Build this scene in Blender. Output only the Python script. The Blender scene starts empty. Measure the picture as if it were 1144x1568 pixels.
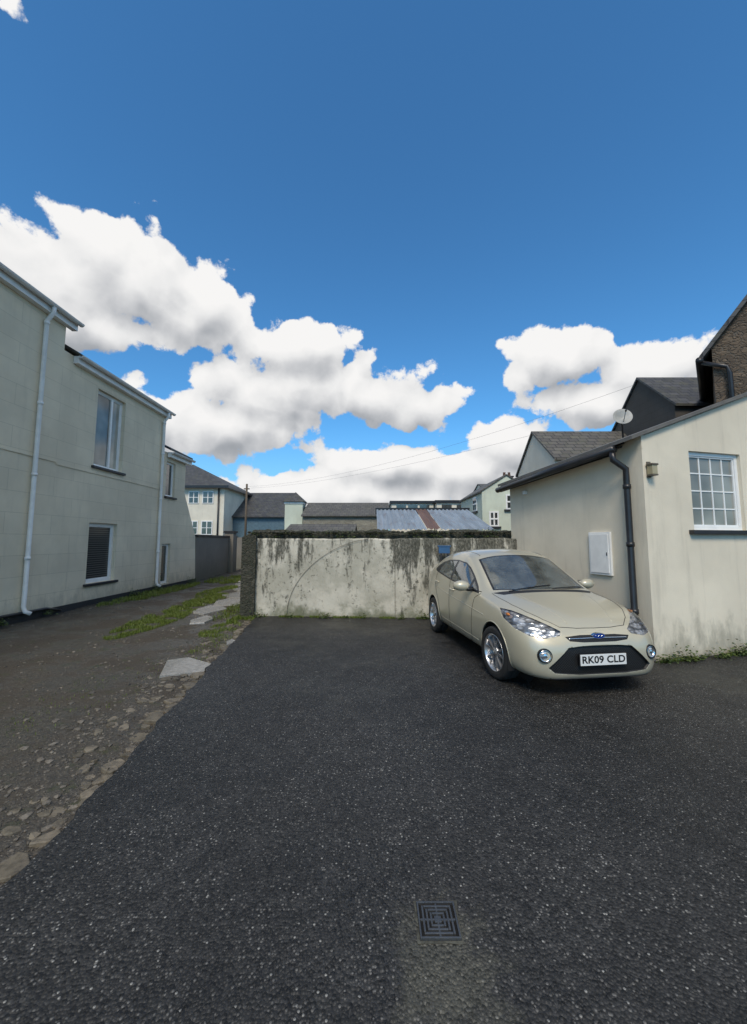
import bpy, bmesh, math, random
from mathutils import Vector, Matrix, noise
from mathutils.bvhtree import BVHTree
random.seed(7)
scene = bpy.context.scene
V = Vector

# ------------------------------------------------------------ node helpers
def nd(nt, t, ins=None, **props):
    n = nt.nodes.new(t)
    for k, v in props.items():
        setattr(n, k, v)
    for k, v in (ins or {}).items():
        if isinstance(v, bpy.types.NodeSocket):
            nt.links.new(v, n.inputs[k])
        else:
            n.inputs[k].default_value = v
    return n
def M(nt, op, a, b=0.0, c=None, clamp=False):
    ins = {0: a, 1: b}
    if c is not None: ins[2] = c
    return nd(nt, 'ShaderNodeMath', ins, operation=op, use_clamp=clamp).outputs[0]
def col4(c): return (c[0], c[1], c[2], 1.0)
def mix(nt, f, a, b, bt='MIX'):
    a = a if isinstance(a, bpy.types.NodeSocket) else col4(a)
    b = b if isinstance(b, bpy.types.NodeSocket) else col4(b)
    return nd(nt, 'ShaderNodeMix', {0: f, 6: a, 7: b}, data_type='RGBA', blend_type=bt).outputs[2]
def sm(nt, v, a, b, lo=0.0, hi=1.0):
    return nd(nt, 'ShaderNodeMapRange', {0: v, 1: a, 2: b, 3: lo, 4: hi}, interpolation_type='SMOOTHSTEP').outputs[0]
def coords(nt, scale=(1, 1, 1), rot=(0, 0, 0)):
    tc = nd(nt, 'ShaderNodeTexCoord')
    return nd(nt, 'ShaderNodeMapping', {0: tc.outputs['Object'], 2: rot, 3: scale}).outputs[0]
def noi(nt, vec, scale, detail=4, rough=.55, dist=0.0):
    return nd(nt, 'ShaderNodeTexNoise', {'Vector': vec, 'Scale': scale, 'Detail': detail, 'Roughness': rough, 'Distortion': dist}).outputs[0]
def bump(nt, h, strength, dist):
    return nd(nt, 'ShaderNodeBump', {'Height': h, 'Strength': strength, 'Distance': dist}).outputs[0]
def newmat(name):
    m = bpy.data.materials.new(name); m.use_nodes = True
    nt = m.node_tree
    return m, nt, nt.nodes['Principled BSDF']
def setb(nt, b, **kw):
    for k, v in kw.items():
        k = k.replace('_', ' ')
        if isinstance(v, bpy.types.NodeSocket): nt.links.new(v, b.inputs[k])
        else: b.inputs[k].default_value = col4(v) if isinstance(v, tuple) and len(v) == 3 else v

def simple(name, base, rough=.5, metal=0.0, var=.12, vscale=6.0, bmp=0.0, bscale=60.0, **kw):
    m, nt, b = newmat(name)
    c = coords(nt)
    n = noi(nt, c, vscale, 3)
    f = sm(nt, n, .3, .7, 1 - var, 1 + var)
    col = nd(nt, 'ShaderNodeVectorMath', {0: base, 3: f}, operation='SCALE').outputs[0]
    setb(nt, b, Base_Color=col, Roughness=rough, Metallic=metal, **kw)
    if bmp: setb(nt, b, Normal=bump(nt, noi(nt, c, bscale, 3), bmp, .01))
    return m

def painted_wall(name, base, dirt=(.12, .12, .09), courses=None, base_h=.7, grime=.5, bm=.35, streak=.5):
    m, nt, b = newmat(name)
    c = coords(nt)
    tc = nd(nt, 'ShaderNodeTexCoord').outputs['Object']
    z = nd(nt, 'ShaderNodeSeparateXYZ', {0: tc}).outputs[2]
    big = noi(nt, c, .9, 4, .6)
    st = noi(nt, coords(nt, (5, 5, .5)), 1.2, 5, .65)
    col = mix(nt, sm(nt, big, .35, .7), tuple(x * .86 for x in base), base)
    col = mix(nt, M(nt, 'MULTIPLY', sm(nt, st, .52, .75), streak * .5), col, tuple(x * .55 for x in base))
    low = M(nt, 'MULTIPLY', sm(nt, M(nt, 'ADD', z, M(nt, 'MULTIPLY', M(nt, 'SUBTRACT', noi(nt, coords(nt, (2, 2, .9)), 3, 5, .7), .5), 1.4)), 0.0, base_h, 1, 0), grime)
    col = mix(nt, low, col, dirt)
    fine = noi(nt, c, 90, 3, .7)
    if courses:
        cx = nd(nt, 'ShaderNodeSeparateXYZ', {0: tc})
        vec = nd(nt, 'ShaderNodeCombineXYZ', {0: M(nt, 'ADD', cx.outputs[0], cx.outputs[1]), 1: cx.outputs[2]}).outputs[0]
        br = nd(nt, 'ShaderNodeTexBrick', {'Vector': vec, 'Color1': (1, 1, 1, 1), 'Color2': (.94, .94, .94, 1), 'Mortar': (.72, .72, .70, 1), 'Scale': 1.0,
                'Mortar Size': .007, 'Mortar Smooth': .6, 'Brick Width': courses[0], 'Row Height': courses[1]})
        col = mix(nt, .8, col, br.outputs[0], 'MULTIPLY')
    setb(nt, b, Base_Color=col, Roughness=.85, Normal=bump(nt, M(nt, 'ADD', fine, M(nt, 'MULTIPLY', big, 1.5)), bm, .012))
    b.inputs['Specular IOR Level'].default_value = .25
    return m

def rubble(name, c1, c2, mortar, scale=5.0, stretch=1.8):
    m, nt, b = newmat(name)
    base = coords(nt, (1, 1, stretch))
    w = nd(nt, 'ShaderNodeVectorMath', {0: base, 1: nd(nt, 'ShaderNodeTexNoise', {'Vector': base, 'Scale': 3.0, 'Detail': 2}).outputs[1]}, operation='ADD').outputs[0]
    e = nd(nt, 'ShaderNodeTexVoronoi', {'Vector': w, 'Scale': scale}, feature='DISTANCE_TO_EDGE').outputs[0]
    cc = nd(nt, 'ShaderNodeTexVoronoi', {'Vector': w, 'Scale': scale}).outputs[1]
    r = nd(nt, 'ShaderNodeSeparateColor', {0: cc}).outputs[0]
    n = noi(nt, base, 25, 4, .7)
    col = mix(nt, r, c1, c2)
    col = mix(nt, sm(nt, n, .3, .75, 0, .6), col, tuple(x * .4 for x in c1))
    col = mix(nt, sm(nt, e, .0, .06, 1, 0), col, mortar)
    h = M(nt, 'ADD', sm(nt, e, 0, .15), M(nt, 'MULTIPLY', n, .5))
    setb(nt, b, Base_Color=col, Roughness=.9, Normal=bump(nt, h, .8, .03))
    return m

def slate(name, c1, c2, w=.3, h=.2, ax='x'):
    m, nt, b = newmat(name)
    tc = nd(nt, 'ShaderNodeTexCoord').outputs['Object']
    s = nd(nt, 'ShaderNodeSeparateXYZ', {0: tc})
    vec = nd(nt, 'ShaderNodeCombineXYZ', {0: s.outputs[0 if ax == 'x' else 1], 1: M(nt, 'MULTIPLY', s.outputs[2], 1.4)}).outputs[0]
    br = nd(nt, 'ShaderNodeTexBrick', {'Vector': vec, 'Color1': col4(c1), 'Color2': col4(c2), 'Mortar': (.015, .015, .017, 1), 'Scale': 1.0,
            'Mortar Size': .012, 'Mortar Smooth': .2, 'Brick Width': w, 'Row Height': h, 'Bias': -.1})
    n = noi(nt, tc, 3, 4, .65)
    col = mix(nt, sm(nt, n, .45, .7, 0, .5), br.outputs[0], (.10, .10, .06))
    setb(nt, b, Base_Color=col, Roughness=.65, Normal=bump(nt, M(nt, 'SUBTRACT', 1.0, br.outputs[1]), .6, .02))
    return m

# ------------------------------------------------------------ mesh builder
class MB:
    def __init__(s): s.v = []; s.f = []; s.m = []; s.mats = []; s.sm = []
    def mi(s, mat):
        if mat not in s.mats: s.mats.append(mat)
        return s.mats.index(mat)
    def face(s, pts, mat, smooth=False):
        i = len(s.v); s.v += [tuple(p) for p in pts]
        s.f.append(tuple(range(i, i + len(pts)))); s.m.append(s.mi(mat)); s.sm.append(smooth)
    def mesh(s, verts, faces, mat, smooth=False):
        i = len(s.v); s.v += [tuple(p) for p in verts]; k = s.mi(mat)
        for f in faces: s.f.append(tuple(a + i for a in f)); s.m.append(k); s.sm.append(smooth)
    def obox(s, o, u, n, ulo, uhi, nlo, nhi, zlo, zhi, mat):
        o = V(o); u = V(u); n = V(n); z = V((0, 0, 1))
        c = [o + u * a + n * b + z * d for a in (ulo, uhi) for b in (nlo, nhi) for d in (zlo, zhi)]
        s.mesh(c, [(0, 1, 3, 2), (4, 6, 7, 5), (0, 4, 5, 1), (2, 3, 7, 6), (0, 2, 6, 4), (1, 5, 7, 3)], mat)
    def box(s, a, b, mat):
        s.obox((0, 0, 0), (1, 0, 0), (0, 1, 0), a[0], b[0], a[1], b[1], a[2], b[2], mat)
    def tube(s, pts, r, mat, seg=8, caps=True):
        pts = [V(p) for p in pts]; n = len(pts); vs = []; prev = None
        for i, p in enumerate(pts):
            t = (pts[min(i + 1, n - 1)] - pts[max(i - 1, 0)]).normalized()
            if prev is None: a = t.orthogonal().normalized()
            else: a = (prev - t * prev.dot(t)).normalized()
            prev = a; b = t.cross(a)
            rr = r[i] if isinstance(r, (list, tuple)) else r
            for k in range(seg):
                an = 2 * math.pi * k / seg
                vs.append(p + (a * math.cos(an) + b * math.sin(an)) * rr)
        fs = []
        for i in range(n - 1):
            for k in range(seg):
                k2 = (k + 1) % seg
                fs.append((i * seg + k, i * seg + k2, (i + 1) * seg + k2, (i + 1) * seg + k))
        if caps: fs += [tuple(range(seg))[::-1], tuple(range((n - 1) * seg, n * seg))]
        s.mesh(vs, fs, mat, True)
    def lathe(s, prof, o, ax, mat, seg=48, smooth=True):
        ax = V(ax).normalized(); a = ax.orthogonal().normalized(); b = ax.cross(a); o = V(o); vs = []; fs = []
        for r, y in prof:
            for k in range(seg):
                an = 2 * math.pi * k / seg
                vs.append(o + ax * y + (a * math.cos(an) + b * math.sin(an)) * r)
        for i in range(len(prof) - 1):
            for k in range(seg):
                k2 = (k + 1) % seg
                fs.append((i * seg + k, i * seg + k2, (i + 1) * seg + k2, (i + 1) * seg + k))
        s.mesh(vs, fs, mat, smooth)
    def ell(s, c, r, mat, seg=20, rings=12, rot=None):
        vs = []; fs = []
        for i in range(rings + 1):
            th = math.pi * i / rings
            for k in range(seg):
                an = 2 * math.pi * k / seg
                p = V((r[0] * math.sin(th) * math.cos(an), r[1] * math.sin(th) * math.sin(an), r[2] * math.cos(th)))
                if rot: p = rot @ p
                vs.append(V(c) + p)
        for i in range(rings):
            for k in range(seg):
                k2 = (k + 1) % seg
                fs.append((i * seg + k, (i + 1) * seg + k, (i + 1) * seg + k2, i * seg + k2))
        s.mesh(vs, fs, mat, True)
    def wall(s, o, u, n, W, H, holes, mat, reveal=.1, z0=0.0, rmat=None):
        o = V(o); u = V(u); n = V(n); z = V((0, 0, 1))
        us = sorted({0.0, W} | {h[0] for h in holes} | {h[1] for h in holes})
        zs = sorted({z0, H} | {h[2] for h in holes} | {h[3] for h in holes})
        for i in range(len(us) - 1):
            for j in range(len(zs) - 1):
                cu = (us[i] + us[i + 1]) / 2; cz = (zs[j] + zs[j + 1]) / 2
                if any(h[0] < cu < h[1] and h[2] < cz < h[3] for h in holes): continue
                s.face([o + u * us[i] + z * zs[j], o + u * us[i + 1] + z * zs[j], o + u * us[i + 1] + z * zs[j + 1], o + u * us[i] + z * zs[j + 1]], mat)
        for h in holes:
            P = [(h[0], h[2]), (h[1], h[2]), (h[1], h[3]), (h[0], h[3])]
            for i in range(4):
                a, b = P[i], P[(i + 1) % 4]
                s.face([o + u * a[0] + z * a[1], o + u * b[0] + z * b[1], o + u * b[0] + z * b[1] - n * reveal, o + u * a[0] + z * a[1] - n * reveal], rmat or mat)
    def obj(s, name, parent=None, bevel=0.0, recalc=False):
        me = bpy.data.meshes.new(name); me.from_pydata(s.v, [], s.f)
        for m in s.mats: me.materials.append(m)
        me.polygons.foreach_set('material_index', s.m); me.polygons.foreach_set('use_smooth', s.sm); me.update()
        if recalc:
            bm = bmesh.new(); bm.from_mesh(me); bmesh.ops.recalc_face_normals(bm, faces=bm.faces); bm.to_mesh(me); bm.free()
        ob = bpy.data.objects.new(name, me); scene.collection.objects.link(ob)
        if parent: ob.parent = parent
        if bevel:
            bv = ob.modifiers.new('b', 'BEVEL'); bv.width = bevel; bv.segments = 2; bv.limit_method = 'ANGLE'
        return ob
def empty(name, loc=(0, 0, 0)):
    e = bpy.data.objects.new(name, None); scene.collection.objects.link(e); e.location = loc; e.empty_display_size = .3
    return e

# ------------------------------------------------------------ materials
m_left = painted_wall('painted_render_beige', (.80, .70, .525), courses=(1.1, .42), grime=.3, base_h=.5)
m_right = painted_wall('painted_render_cream', (.78, .70, .555), grime=.5, base_h=.6, streak=.7)
m_white = simple('white_paint', (.80, .79, .76), .45, var=.06)
m_pvc = simple('white_pvc', (.80, .80, .78), .3, var=.04)
m_black = simple('black_gloss_paint', (.018, .018, .02), .35, var=.2)
m_sill = simple('dark_sill', (.022, .022, .025), .5)
m_wire = simple('grey_cable', (.12, .12, .13), .6)
m_base_strip = simple('black_base_strip', (.03, .03, .03), .8, bmp=.3)
m_slateA = slate('slate_dark', (.045, .045, .047), (.08, .08, .082))
m_slateY = slate('slate_dark_y', (.045, .045, .047), (.08, .08, .082), ax='y')
m_slateB = slate('slate_brown', (.09, .082, .072), (.14, .13, .11))
m_stone = rubble('rubble_stone_brown', (.19, .14, .095), (.085, .065, .048), (.12, .105, .085), 4.5)
m_stoned = rubble('rubble_stone_dark', (.085, .08, .06), (.04, .045, .03), (.05, .055, .035), 7)
m_dwall = painted_wall('dark_slatehung', (.085, .078, .070), courses=(.25, .2), grime=.1)
m_hwhite = painted_wall('painted_render_white', (.76, .71, .59), grime=.3)
m_cyan = painted_wall('painted_render_mint', (.62, .66, .54), grime=.3)
m_creamstone = rubble('rubble_cream', (.38, .35, .27), (.26, .24, .19), (.30, .28, .24), 4)
m_greywall = painted_wall('grey_block_wall', (.22, .20, .17), grime=.6, base_h=1.0)
m_bluep = simple('blue_cladding', (.09, .15, .19), .5)

def glassmat(name, base, rough=.04, ior=1.9):
    m, nt, b = newmat(name)
    c = coords(nt); n = noi(nt, c, 1.3, 2)
    col = nd(nt, 'ShaderNodeVectorMath', {0: base, 3: sm(nt, n, .3, .7, .6, 1.3)}, operation='SCALE').outputs[0]
    setb(nt, b, Base_Color=col, Roughness=rough, IOR=ior, Normal=bump(nt, n, .15, .01))
    return m
m_glass = glassmat('window_glass', (.05, .055, .055))
m_glassl = glassmat('window_glass_pale_reflection', (.24, .245, .22), .08, 1.55)  # pale reflection painted into the base colour of the pane
m_glassc = glassmat('window_glass_curtain', (.45, .43, .36), .12, 1.5)
def blinds():
    m, nt, b = newmat('window_blind')
    z = nd(nt, 'ShaderNodeSeparateXYZ', {0: nd(nt, 'ShaderNodeTexCoord').outputs['Object']}).outputs[2]
    s = M(nt, 'FRACT', M(nt, 'MULTIPLY', z, 18.0))
    setb(nt, b, Base_Color=mix(nt, sm(nt, s, .2, .9), (.03, .03, .03), (.11, .11, .10)), Roughness=.15, IOR=1.5)
    return m
m_blind = blinds()

# asphalt
def asphalt():
    m, nt, b = newmat('asphalt')
    tc = nd(nt, 'ShaderNodeTexCoord').outputs['Object']
    v1 = nd(nt, 'ShaderNodeTexVoronoi', {'Vector': tc, 'Scale': 88.0})
    r1 = nd(nt, 'ShaderNodeSeparateColor', {0: v1.outputs[1]})
    big = noi(nt, tc, .55, 4, .6)
    mid = noi(nt, tc, 6.0, 4, .65)
    s = nd(nt, 'ShaderNodeSeparateXYZ', {0: tc})
    col = mix(nt, r1.outputs[0], (.007, .007, .0068), (.042, .041, .039))
    brt = M(nt, 'MULTIPLY', sm(nt, r1.outputs[1], .80, .96), sm(nt, v1.outputs[0], .55, .35))
    col = mix(nt, brt, col, (.14, .136, .126))
    sp = M(nt, 'MULTIPLY', M(nt, 'GREATER_THAN', r1.outputs[2], .990), sm(nt, v1.outputs[0], .5, .3))
    col = mix(nt, sp, col, (.30, .295, .27))
    f = sm(nt, M(nt, 'ADD', M(nt, 'MULTIPLY', big, .6), M(nt, 'MULTIPLY', mid, .4)), .35, .65, .62, 1.32)
    col = nd(nt, 'ShaderNodeVectorMath', {0: col, 3: f}, operation='SCALE').outputs[0]
    dx = M(nt, 'DIVIDE', M(nt, 'SUBTRACT', s.outputs[0], .27), .22); dy = M(nt, 'DIVIDE', M(nt, 'SUBTRACT', s.outputs[1], 1.58), .36)
    d = M(nt, 'SQRT', M(nt, 'ADD', M(nt, 'MULTIPLY', dx, dx), M(nt, 'MULTIPLY', dy, dy)))
    d = M(nt, 'ADD', d, M(nt, 'MULTIPLY', M(nt, 'SUBTRACT', mid, .5), 2.8))
    patch = sm(nt, d, .35, 1.1, .7, 0)
    col = mix(nt, patch, col, mix(nt, r1.outputs[2], (.04, .04, .03), (.13, .125, .098)))
    rg = sm(nt, noi(nt, tc, .9, 3, .6), .42, .68, .60, .36)
    setb(nt, b, Base_Color=col, Roughness=rg)
    b.inputs['Specular IOR Level'].default_value = .45
    h = M(nt, 'ADD', M(nt, 'MULTIPLY', v1.outputs[0], -1.0), M(nt, 'MULTIPLY', mid, .6))
    setb(nt, b, Normal=bump(nt, h, .8, .009))
    return m
m_asph = asphalt()

def gravel():
    m, nt, b = newmat('gravel_earth')
    tc = nd(nt, 'ShaderNodeTexCoord').outputs['Object']
    wv = nd(nt, 'ShaderNodeVectorMath', {0: tc, 1: nd(nt, 'ShaderNodeVectorMath', {0: nd(nt, 'ShaderNodeTexNoise', {'Vector': tc, 'Scale': 40.0, 'Detail': 2}).outputs[1], 3: .02}, operation='SCALE').outputs[0]}, operation='ADD').outputs[0]
    v = nd(nt, 'ShaderNodeTexVoronoi', {'Vector': wv, 'Scale': 75.0}); r = nd(nt, 'ShaderNodeSeparateColor', {0: v.outputs[1]})
    n = noi(nt, tc, 1.2, 5, .65); n2 = noi(nt, tc, 6, 6, .7); n3 = noi(nt, tc, 35, 4, .75)
    col = mix(nt, sm(nt, n3, .3, .7), (.035, .030, .023), (.095, .083, .064))
    st = M(nt, 'MULTIPLY', M(nt, 'GREATER_THAN', r.outputs[0], .62), sm(nt, v.outputs[0], .55, .35))
    col = mix(nt, M(nt, 'MULTIPLY', st, .8), col, mix(nt, r.outputs[1], (.07, .062, .05), (.20, .18, .145)))
    col = mix(nt, sm(nt, n, .44, .60, 0, .7), col, (.048, .038, .025))
    col = mix(nt, sm(nt, n2, .54, .68, 0, .6), col, (.042, .052, .016))
    rg = sm(nt, n, .42, .56, .32, .85)
    setb(nt, b, Base_Color=col, Roughness=rg, Normal=bump(nt, M(nt, 'ADD', M(nt, 'ADD', M(nt, 'MULTIPLY', st, .6), n3), n2), .8, .014))
    return m
m_grav = gravel()
def stonemat(name, a, bb):
    m, nt, b = newmat(name)
    tc = nd(nt, 'ShaderNodeTexCoord').outputs['Object']
    rp = nd(nt, 'ShaderNodeNewGeometry').outputs['Random Per Island']
    n = noi(nt, tc, 20, 4, .7)
    col = mix(nt, rp, a, bb)
    col = mix(nt, sm(nt, n, .4, .7, 0, .6), col, tuple(x * .45 for x in a))
    setb(nt, b, Base_Color=col, Roughness=.6, Normal=bump(nt, n, .5, .01))
    return m
m_stones = stonemat('loose_stone', (.05, .044, .035), (.20, .175, .14))
m_flag = stonemat('flagstone', (.09, .078, .055), (.20, .17, .125))
m_conc = stonemat('wet_concrete', (.21, .205, .19), (.30, .29, .265))
m_conc.node_tree.nodes['Principled BSDF'].inputs['Roughness'].default_value = .2
def leafmat(name, a, bb):
    m, nt, b = newmat(name)
    rp = nd(nt, 'ShaderNodeNewGeometry').outputs['Random Per Island']
    setb(nt, b, Base_Color=mix(nt, rp, a, bb), Roughness=.55)
    return m
m_grass = leafmat('grass_blades', (.06, .10, .010), (.14, .175, .025))
m_leaf = leafmat('weed_leaves', (.03, .06, .012), (.09, .12, .025))
m_moss = leafmat('moss', (.05, .075, .02), (.09, .09, .03))

# ------------------------------------------------------------ ground
def nz(x, y, s=1.0): return noise.noise(V((x * s, y * s, 3.3)))
def edge_x(y): return -1.42 - .118 * y + .06 * nz(0, y, 2.2) + .035 * nz(5, y, 7) + .02 * nz(9, y, 20)
mb = MB(); mb.face([(-400, -400, -.10), (400, -400, -.10), (400, 400, -.10), (-400, 400, -.10)], m_grav); mb.obj('ground')
mb = MB()
ys = [-4 + i * .05 for i in range(253)]
L = [(edge_x(y), y) for y in ys]
for i in range(len(ys) - 1):
    a, b = L[i], L[i + 1]
    mb.face([(a[0], a[1], 0), (9, a[1], 0), (9, b[1], 0), (b[0], b[1], 0)], m_asph)
    mb.face([(a[0], a[1], 0), (b[0], b[1], 0), (b[0] - .015, b[1], -.09), (a[0] - .015, a[1], -.09)], m_asph)
mb.obj('asphalt_yard')
mb = MB(); nx, ny = 90, 420
x0, x1, y0, y1 = -7.4, -1.1, -3, 30
def lane_z(x, y):
    e = edge_x(y) if y < 8.6 else -2.6
    z = -.045 + .03 * nz(x, y, .7) + .018 * nz(x, y, 2.5) + .010 * nz(x, y, 8)
    if x > e - .25: z -= .015
    return min(z, -.012) if x > e - .1 else z
vs = []; fs = []
for j in range(ny + 1):
    for i in range(nx + 1):
        x = x0 + (x1 - x0) * i / nx; y = y0 + (y1 - y0) * (j / ny) ** 1.5
        vs.append((x, y, lane_z(x, y)))
for j in range(ny):
    for i in range(nx):
        a = j * (nx + 1) + i; fs.append((a, a + 1, a + nx + 2, a + nx + 1))
mb.mesh(vs, fs, m_grav, True); mb.obj('gravel_lane')
mb = MB()
ico = bmesh.new(); bmesh.ops.create_icosphere(ico, subdivisions=1, radius=1)
iv = [v.co.copy() for v in ico.verts]; if_ = [tuple(v.index for v in f.verts) for f in ico.faces]; ico.free()
def stone(mb, x, y, z, r, mat, flat=.5):
    a = random.random() * 6.28; R = Matrix.Rotation(a, 3, 'Z'); sx = r * random.uniform(.7, 1.5); sy = r * random.uniform(.6, 1.1); sz = r * flat
    mb.mesh([V((x, y, z)) + R @ V((p.x * sx * random.uniform(.8, 1.15), p.y * sy * random.uniform(.8, 1.15), p.z * sz)) for p in iv], if_, mat)
for k in range(10000):
    y = 1.0 + 12 * random.random() ** 1.7
    e = edge_x(min(y, 8.4)); w = (5.2 if random.random() < .5 else .8)
    x = e + .01 - w * random.random() ** 1.2
    if x < -6.95: continue
    stone(mb, x, y, lane_z(x, y) + .001, random.choice([.004, .005, .006, .008, .010, .013, .018, .03 if random.random() < .35 else .008]), m_stones)
mb.obj('loose_stones')
def flag(mb, cx, cy, rx, ry, mat, n=7, h=.035, rot=0, z=None):
    pts = []
    for k in range(n):
        a = 2 * math.pi * (k + random.uniform(-.3, .3)) / n
        r = random.uniform(.75, 1.15)
        p = Matrix.Rotation(rot, 2) @ V((math.cos(a) * rx * r, math.sin(a) * ry * r)); pts.append((cx + p.x, cy + p.y))
    z = lane_z(cx, cy) + h if z is None else z
    t = [random.uniform(-.012, .012) for _ in pts]
    top = [(p[0], p[1], z + q) for p, q in zip(pts, t)]; bot = [(cx + (p[0] - cx) * 1.04, cy + (p[1] - cy) * 1.04, z - h - .04) for p in pts]
    i0 = list(range(n))
    mb.mesh(top + bot, [tuple(i0)] + [((k + 1) % n, k, k + n, (k + 1) % n + n) for k in range(n)], mat)
mb = MB()
y = .9
while y < 8.3:
    e = edge_x(y)
    r = random.uniform(.03, .12)
    flag(mb, e - r * .7 - random.uniform(0, .07), y, r, r * random.uniform(.5, 1.1), m_flag, random.choice([5, 6, 8]), h=random.uniform(.005, .03), rot=random.random() * 3)
    for _ in range(2):
        r2 = random.uniform(.02, .07)
        flag(mb, e - r * 1.6 - random.uniform(0, .35), y + random.uniform(-.1, .1), r2, r2 * .8, m_flag, 6, h=random.uniform(.002, .012), rot=random.random() * 3)
    y += r * random.uniform(1.4, 2.4)
for (cx, cy, rx, ry) in [(-2.36, 5.2, .34, .42), (-2.2, 6.4, .13, .16)]:
    flag(mb, cx, cy, rx, ry, m_conc, 5, h=.03, rot=.5)
mb.obj('edging_stones', bevel=.006)
mb = MB()
for (cx, cy, rx, ry) in [(-3.75, 9.3, .40, .6), (-3.7, 10.5, .44, .6), (-3.95, 11.9, .48, .75), (-4.1, 13.3, .5, .7), (-3.45, 8.2, .24, .42), (-4.6, 14.8, .65, .8), (-5.2, 16.6, .7, .9)]:
    flag(mb, cx, cy, rx, ry, m_conc, 6, h=.03, rot=.05)
mb.obj('concrete_path_slabs', bevel=.006)

def blade(mb, x, y, z, h, mat):
    a = random.random() * 6.28; w = h * .07 + .0015; d = V((math.cos(a), math.sin(a), 0)); l = V((-d.y, d.x, 0)) * random.uniform(-.5, .5) * h
    p = V((x, y, z))
    mb.mesh([p - d * w, p + d * w, p + d * w * .7 + l * .4 + V((0, 0, h * .6)), p - d * w * .7 + l * .4 + V((0, 0, h * .6)), p + l + V((0, 0, h))], [(0, 1, 2, 3), (3, 2, 4)], mat)
mb = MB()
def patch(cx, cy, rx, ry, n, h0, h1, zf=lane_z):
    for _ in range(n):
        a = random.random() * 6.28; r = math.sqrt(random.random())
        x = cx + rx * r * math.cos(a); y = cy + ry * r * math.sin(a)
        if nz(x, y, 3) + .35 < random.random() * .6: continue
        blade(mb, x, y, zf(x, y) - .003, random.uniform(h0, h1), m_grass)
patch(-4.35, 8.3, .42, 1.6, 17000, .02, .06)
patch(-4.5, 10.7, .40, 1.6, 12000, .02, .07)
patch(-4.9, 12.8, .40, 1.4, 6000, .02, .08)
patch(-2.62, 8.1, .24, .5, 3000, .03, .10)
patch(-2.75, 7.3, .28, .6, 2200, .02, .06)
patch(-6.6, 12.5, .4, 2.8, 7000, .03, .10)
patch(-5.9, 16.5, .8, 1.5, 4500, .03, .12)
patch(-2.45, 6.3, .25, 1.0, 1200, .02, .04)
patch(-3.2, 10.5, .28, 2.5, 4500, .02, .07)
patch(-2.9, 4.6, .5, 1.2, 700, .01, .03)
for (ax, ay, bx, by, n) in [(-2.45, 8.37, 1.3, 8.12, 3600), (3.66, 5.27, 5.4, 5.75, 1800)]:
    for _ in range(n):
        t = random.random(); x = ax + (bx - ax) * t; y = ay + (by - ay) * t - abs(random.gauss(0, .02))
        if nz(x, y, 4) < -.05: continue
        blade(mb, x, y, 0, random.uniform(.015, .05), m_grass)
mb.obj('grass')
def leaves(mb, c, r, n, size, mat):
    for _ in range(n):
        p = V(c) + V((random.gauss(0, r[0] * .5), random.gauss(0, r[1] * .5), abs(random.gauss(0, r[2] * .6))))
        R = Matrix.Rotation(random.random() * 6.28, 3, 'Z') @ Matrix.Rotation(random.uniform(-1, 1), 3, 'X')
        s = size * random.uniform(.6, 1.4)
        mb.mesh([p + R @ V(q) for q in [(-s * .5, 0, 0), (0, -s * .35, 0), (s * .6, 0, .2 * s), (0, s * .35, 0)]], [(0, 1, 2, 3)], mat)
mb = MB()
for (x, y, r, n) in [(-.98, 8.18, .10, 200), (-.55, 8.20, .05, 70), (.55, 8.1, .06, 90), (1.0, 8.1, .1, 120), (-2.35, 8.3, .1, 150), (-.2, 8.2, .08, 50), (-1.7, 8.25, .07, 80),
                     (3.75, 5.25, .10, 170), (4.05, 5.33, .14, 240), (4.3, 5.38, .06, 60), (4.6, 5.46, .12, 160), (5.0, 5.58, .14, 260), (5.25, 5.64, .12, 240), (5.6, 5.7, .14, 200),
                     (-6.85, 6.9, .12, 260), (-6.88, 7.5, .1, 200), (-6.85, 7.2, .12, 200), (-6.88, 8.6, .08, 90), (-6.85, 11.6, .15, 200), (-6.85, 12.8, .15, 200), (-6.8, 15.2, .2, 240), (-2.75, 8.6, .15, 200)]:
    leaves(mb, (x, y, .0), (r * 1.3, r * .5, r * .8), n, .03, m_leaf)
mb.obj('weeds')

# gully grate
g = empty('drain_grate', (.263, 1.785, 0))
mb = MB(); mi_ = simple('cast_iron', (.10, .105, .11), .4, .6, bmp=.3, bscale=120)
m_cem = simple('cement_collar', (.06, .06, .048), .85, var=.4, vscale=30, bmp=.5)
m_hole = simple('drain_dark', (.004, .004, .004), .9)
mb.box((-.074, -.074, .0), (.074, .074, .002), m_hole)
S = .08
for a in range(4):
    R = Matrix.Rotation(a * math.pi / 2, 3, 'Z')
    def bar(x0_, x1_, y0_, y1_, z1=.011):
        c = [R @ V((x, y, z)) for x in (x0_, x1_) for y in (y0_, y1_) for z in (0.0005, z1)]
        mb.mesh(c, [(0, 1, 3, 2), (4, 6, 7, 5), (0, 4, 5, 1), (2, 3, 7, 6), (0, 2, 6, 4), (1, 5, 7, 3)], mi_)
    bar(-S, S - .007, S - .007, S, .012)
    for k, r in enumerate([.062, .046, .030]):
        bar(-r + .010, r - .001, r - .008, r)
    bar(-.004, .004, .012, .072, .0095)
mb.box(V((-.014, -.014, .0005)), V((.014, .014, .011)), mi_)
mb.obj('grate', g, bevel=.001)
mb = MB()
n = 40; inner = []; outer = []
for k in range(n):
    a = 2 * math.pi * k / n; c, s_ = math.cos(a), math.sin(a); q = .0815 / max(abs(c), abs(s_))
    inner.append((c * q, s_ * q, .003)); qo = q * (1.10 + .16 * noise.noise(V((c * 2, s_ * 2, 1)))); outer.append((c * qo, s_ * qo, .0012))
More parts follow.
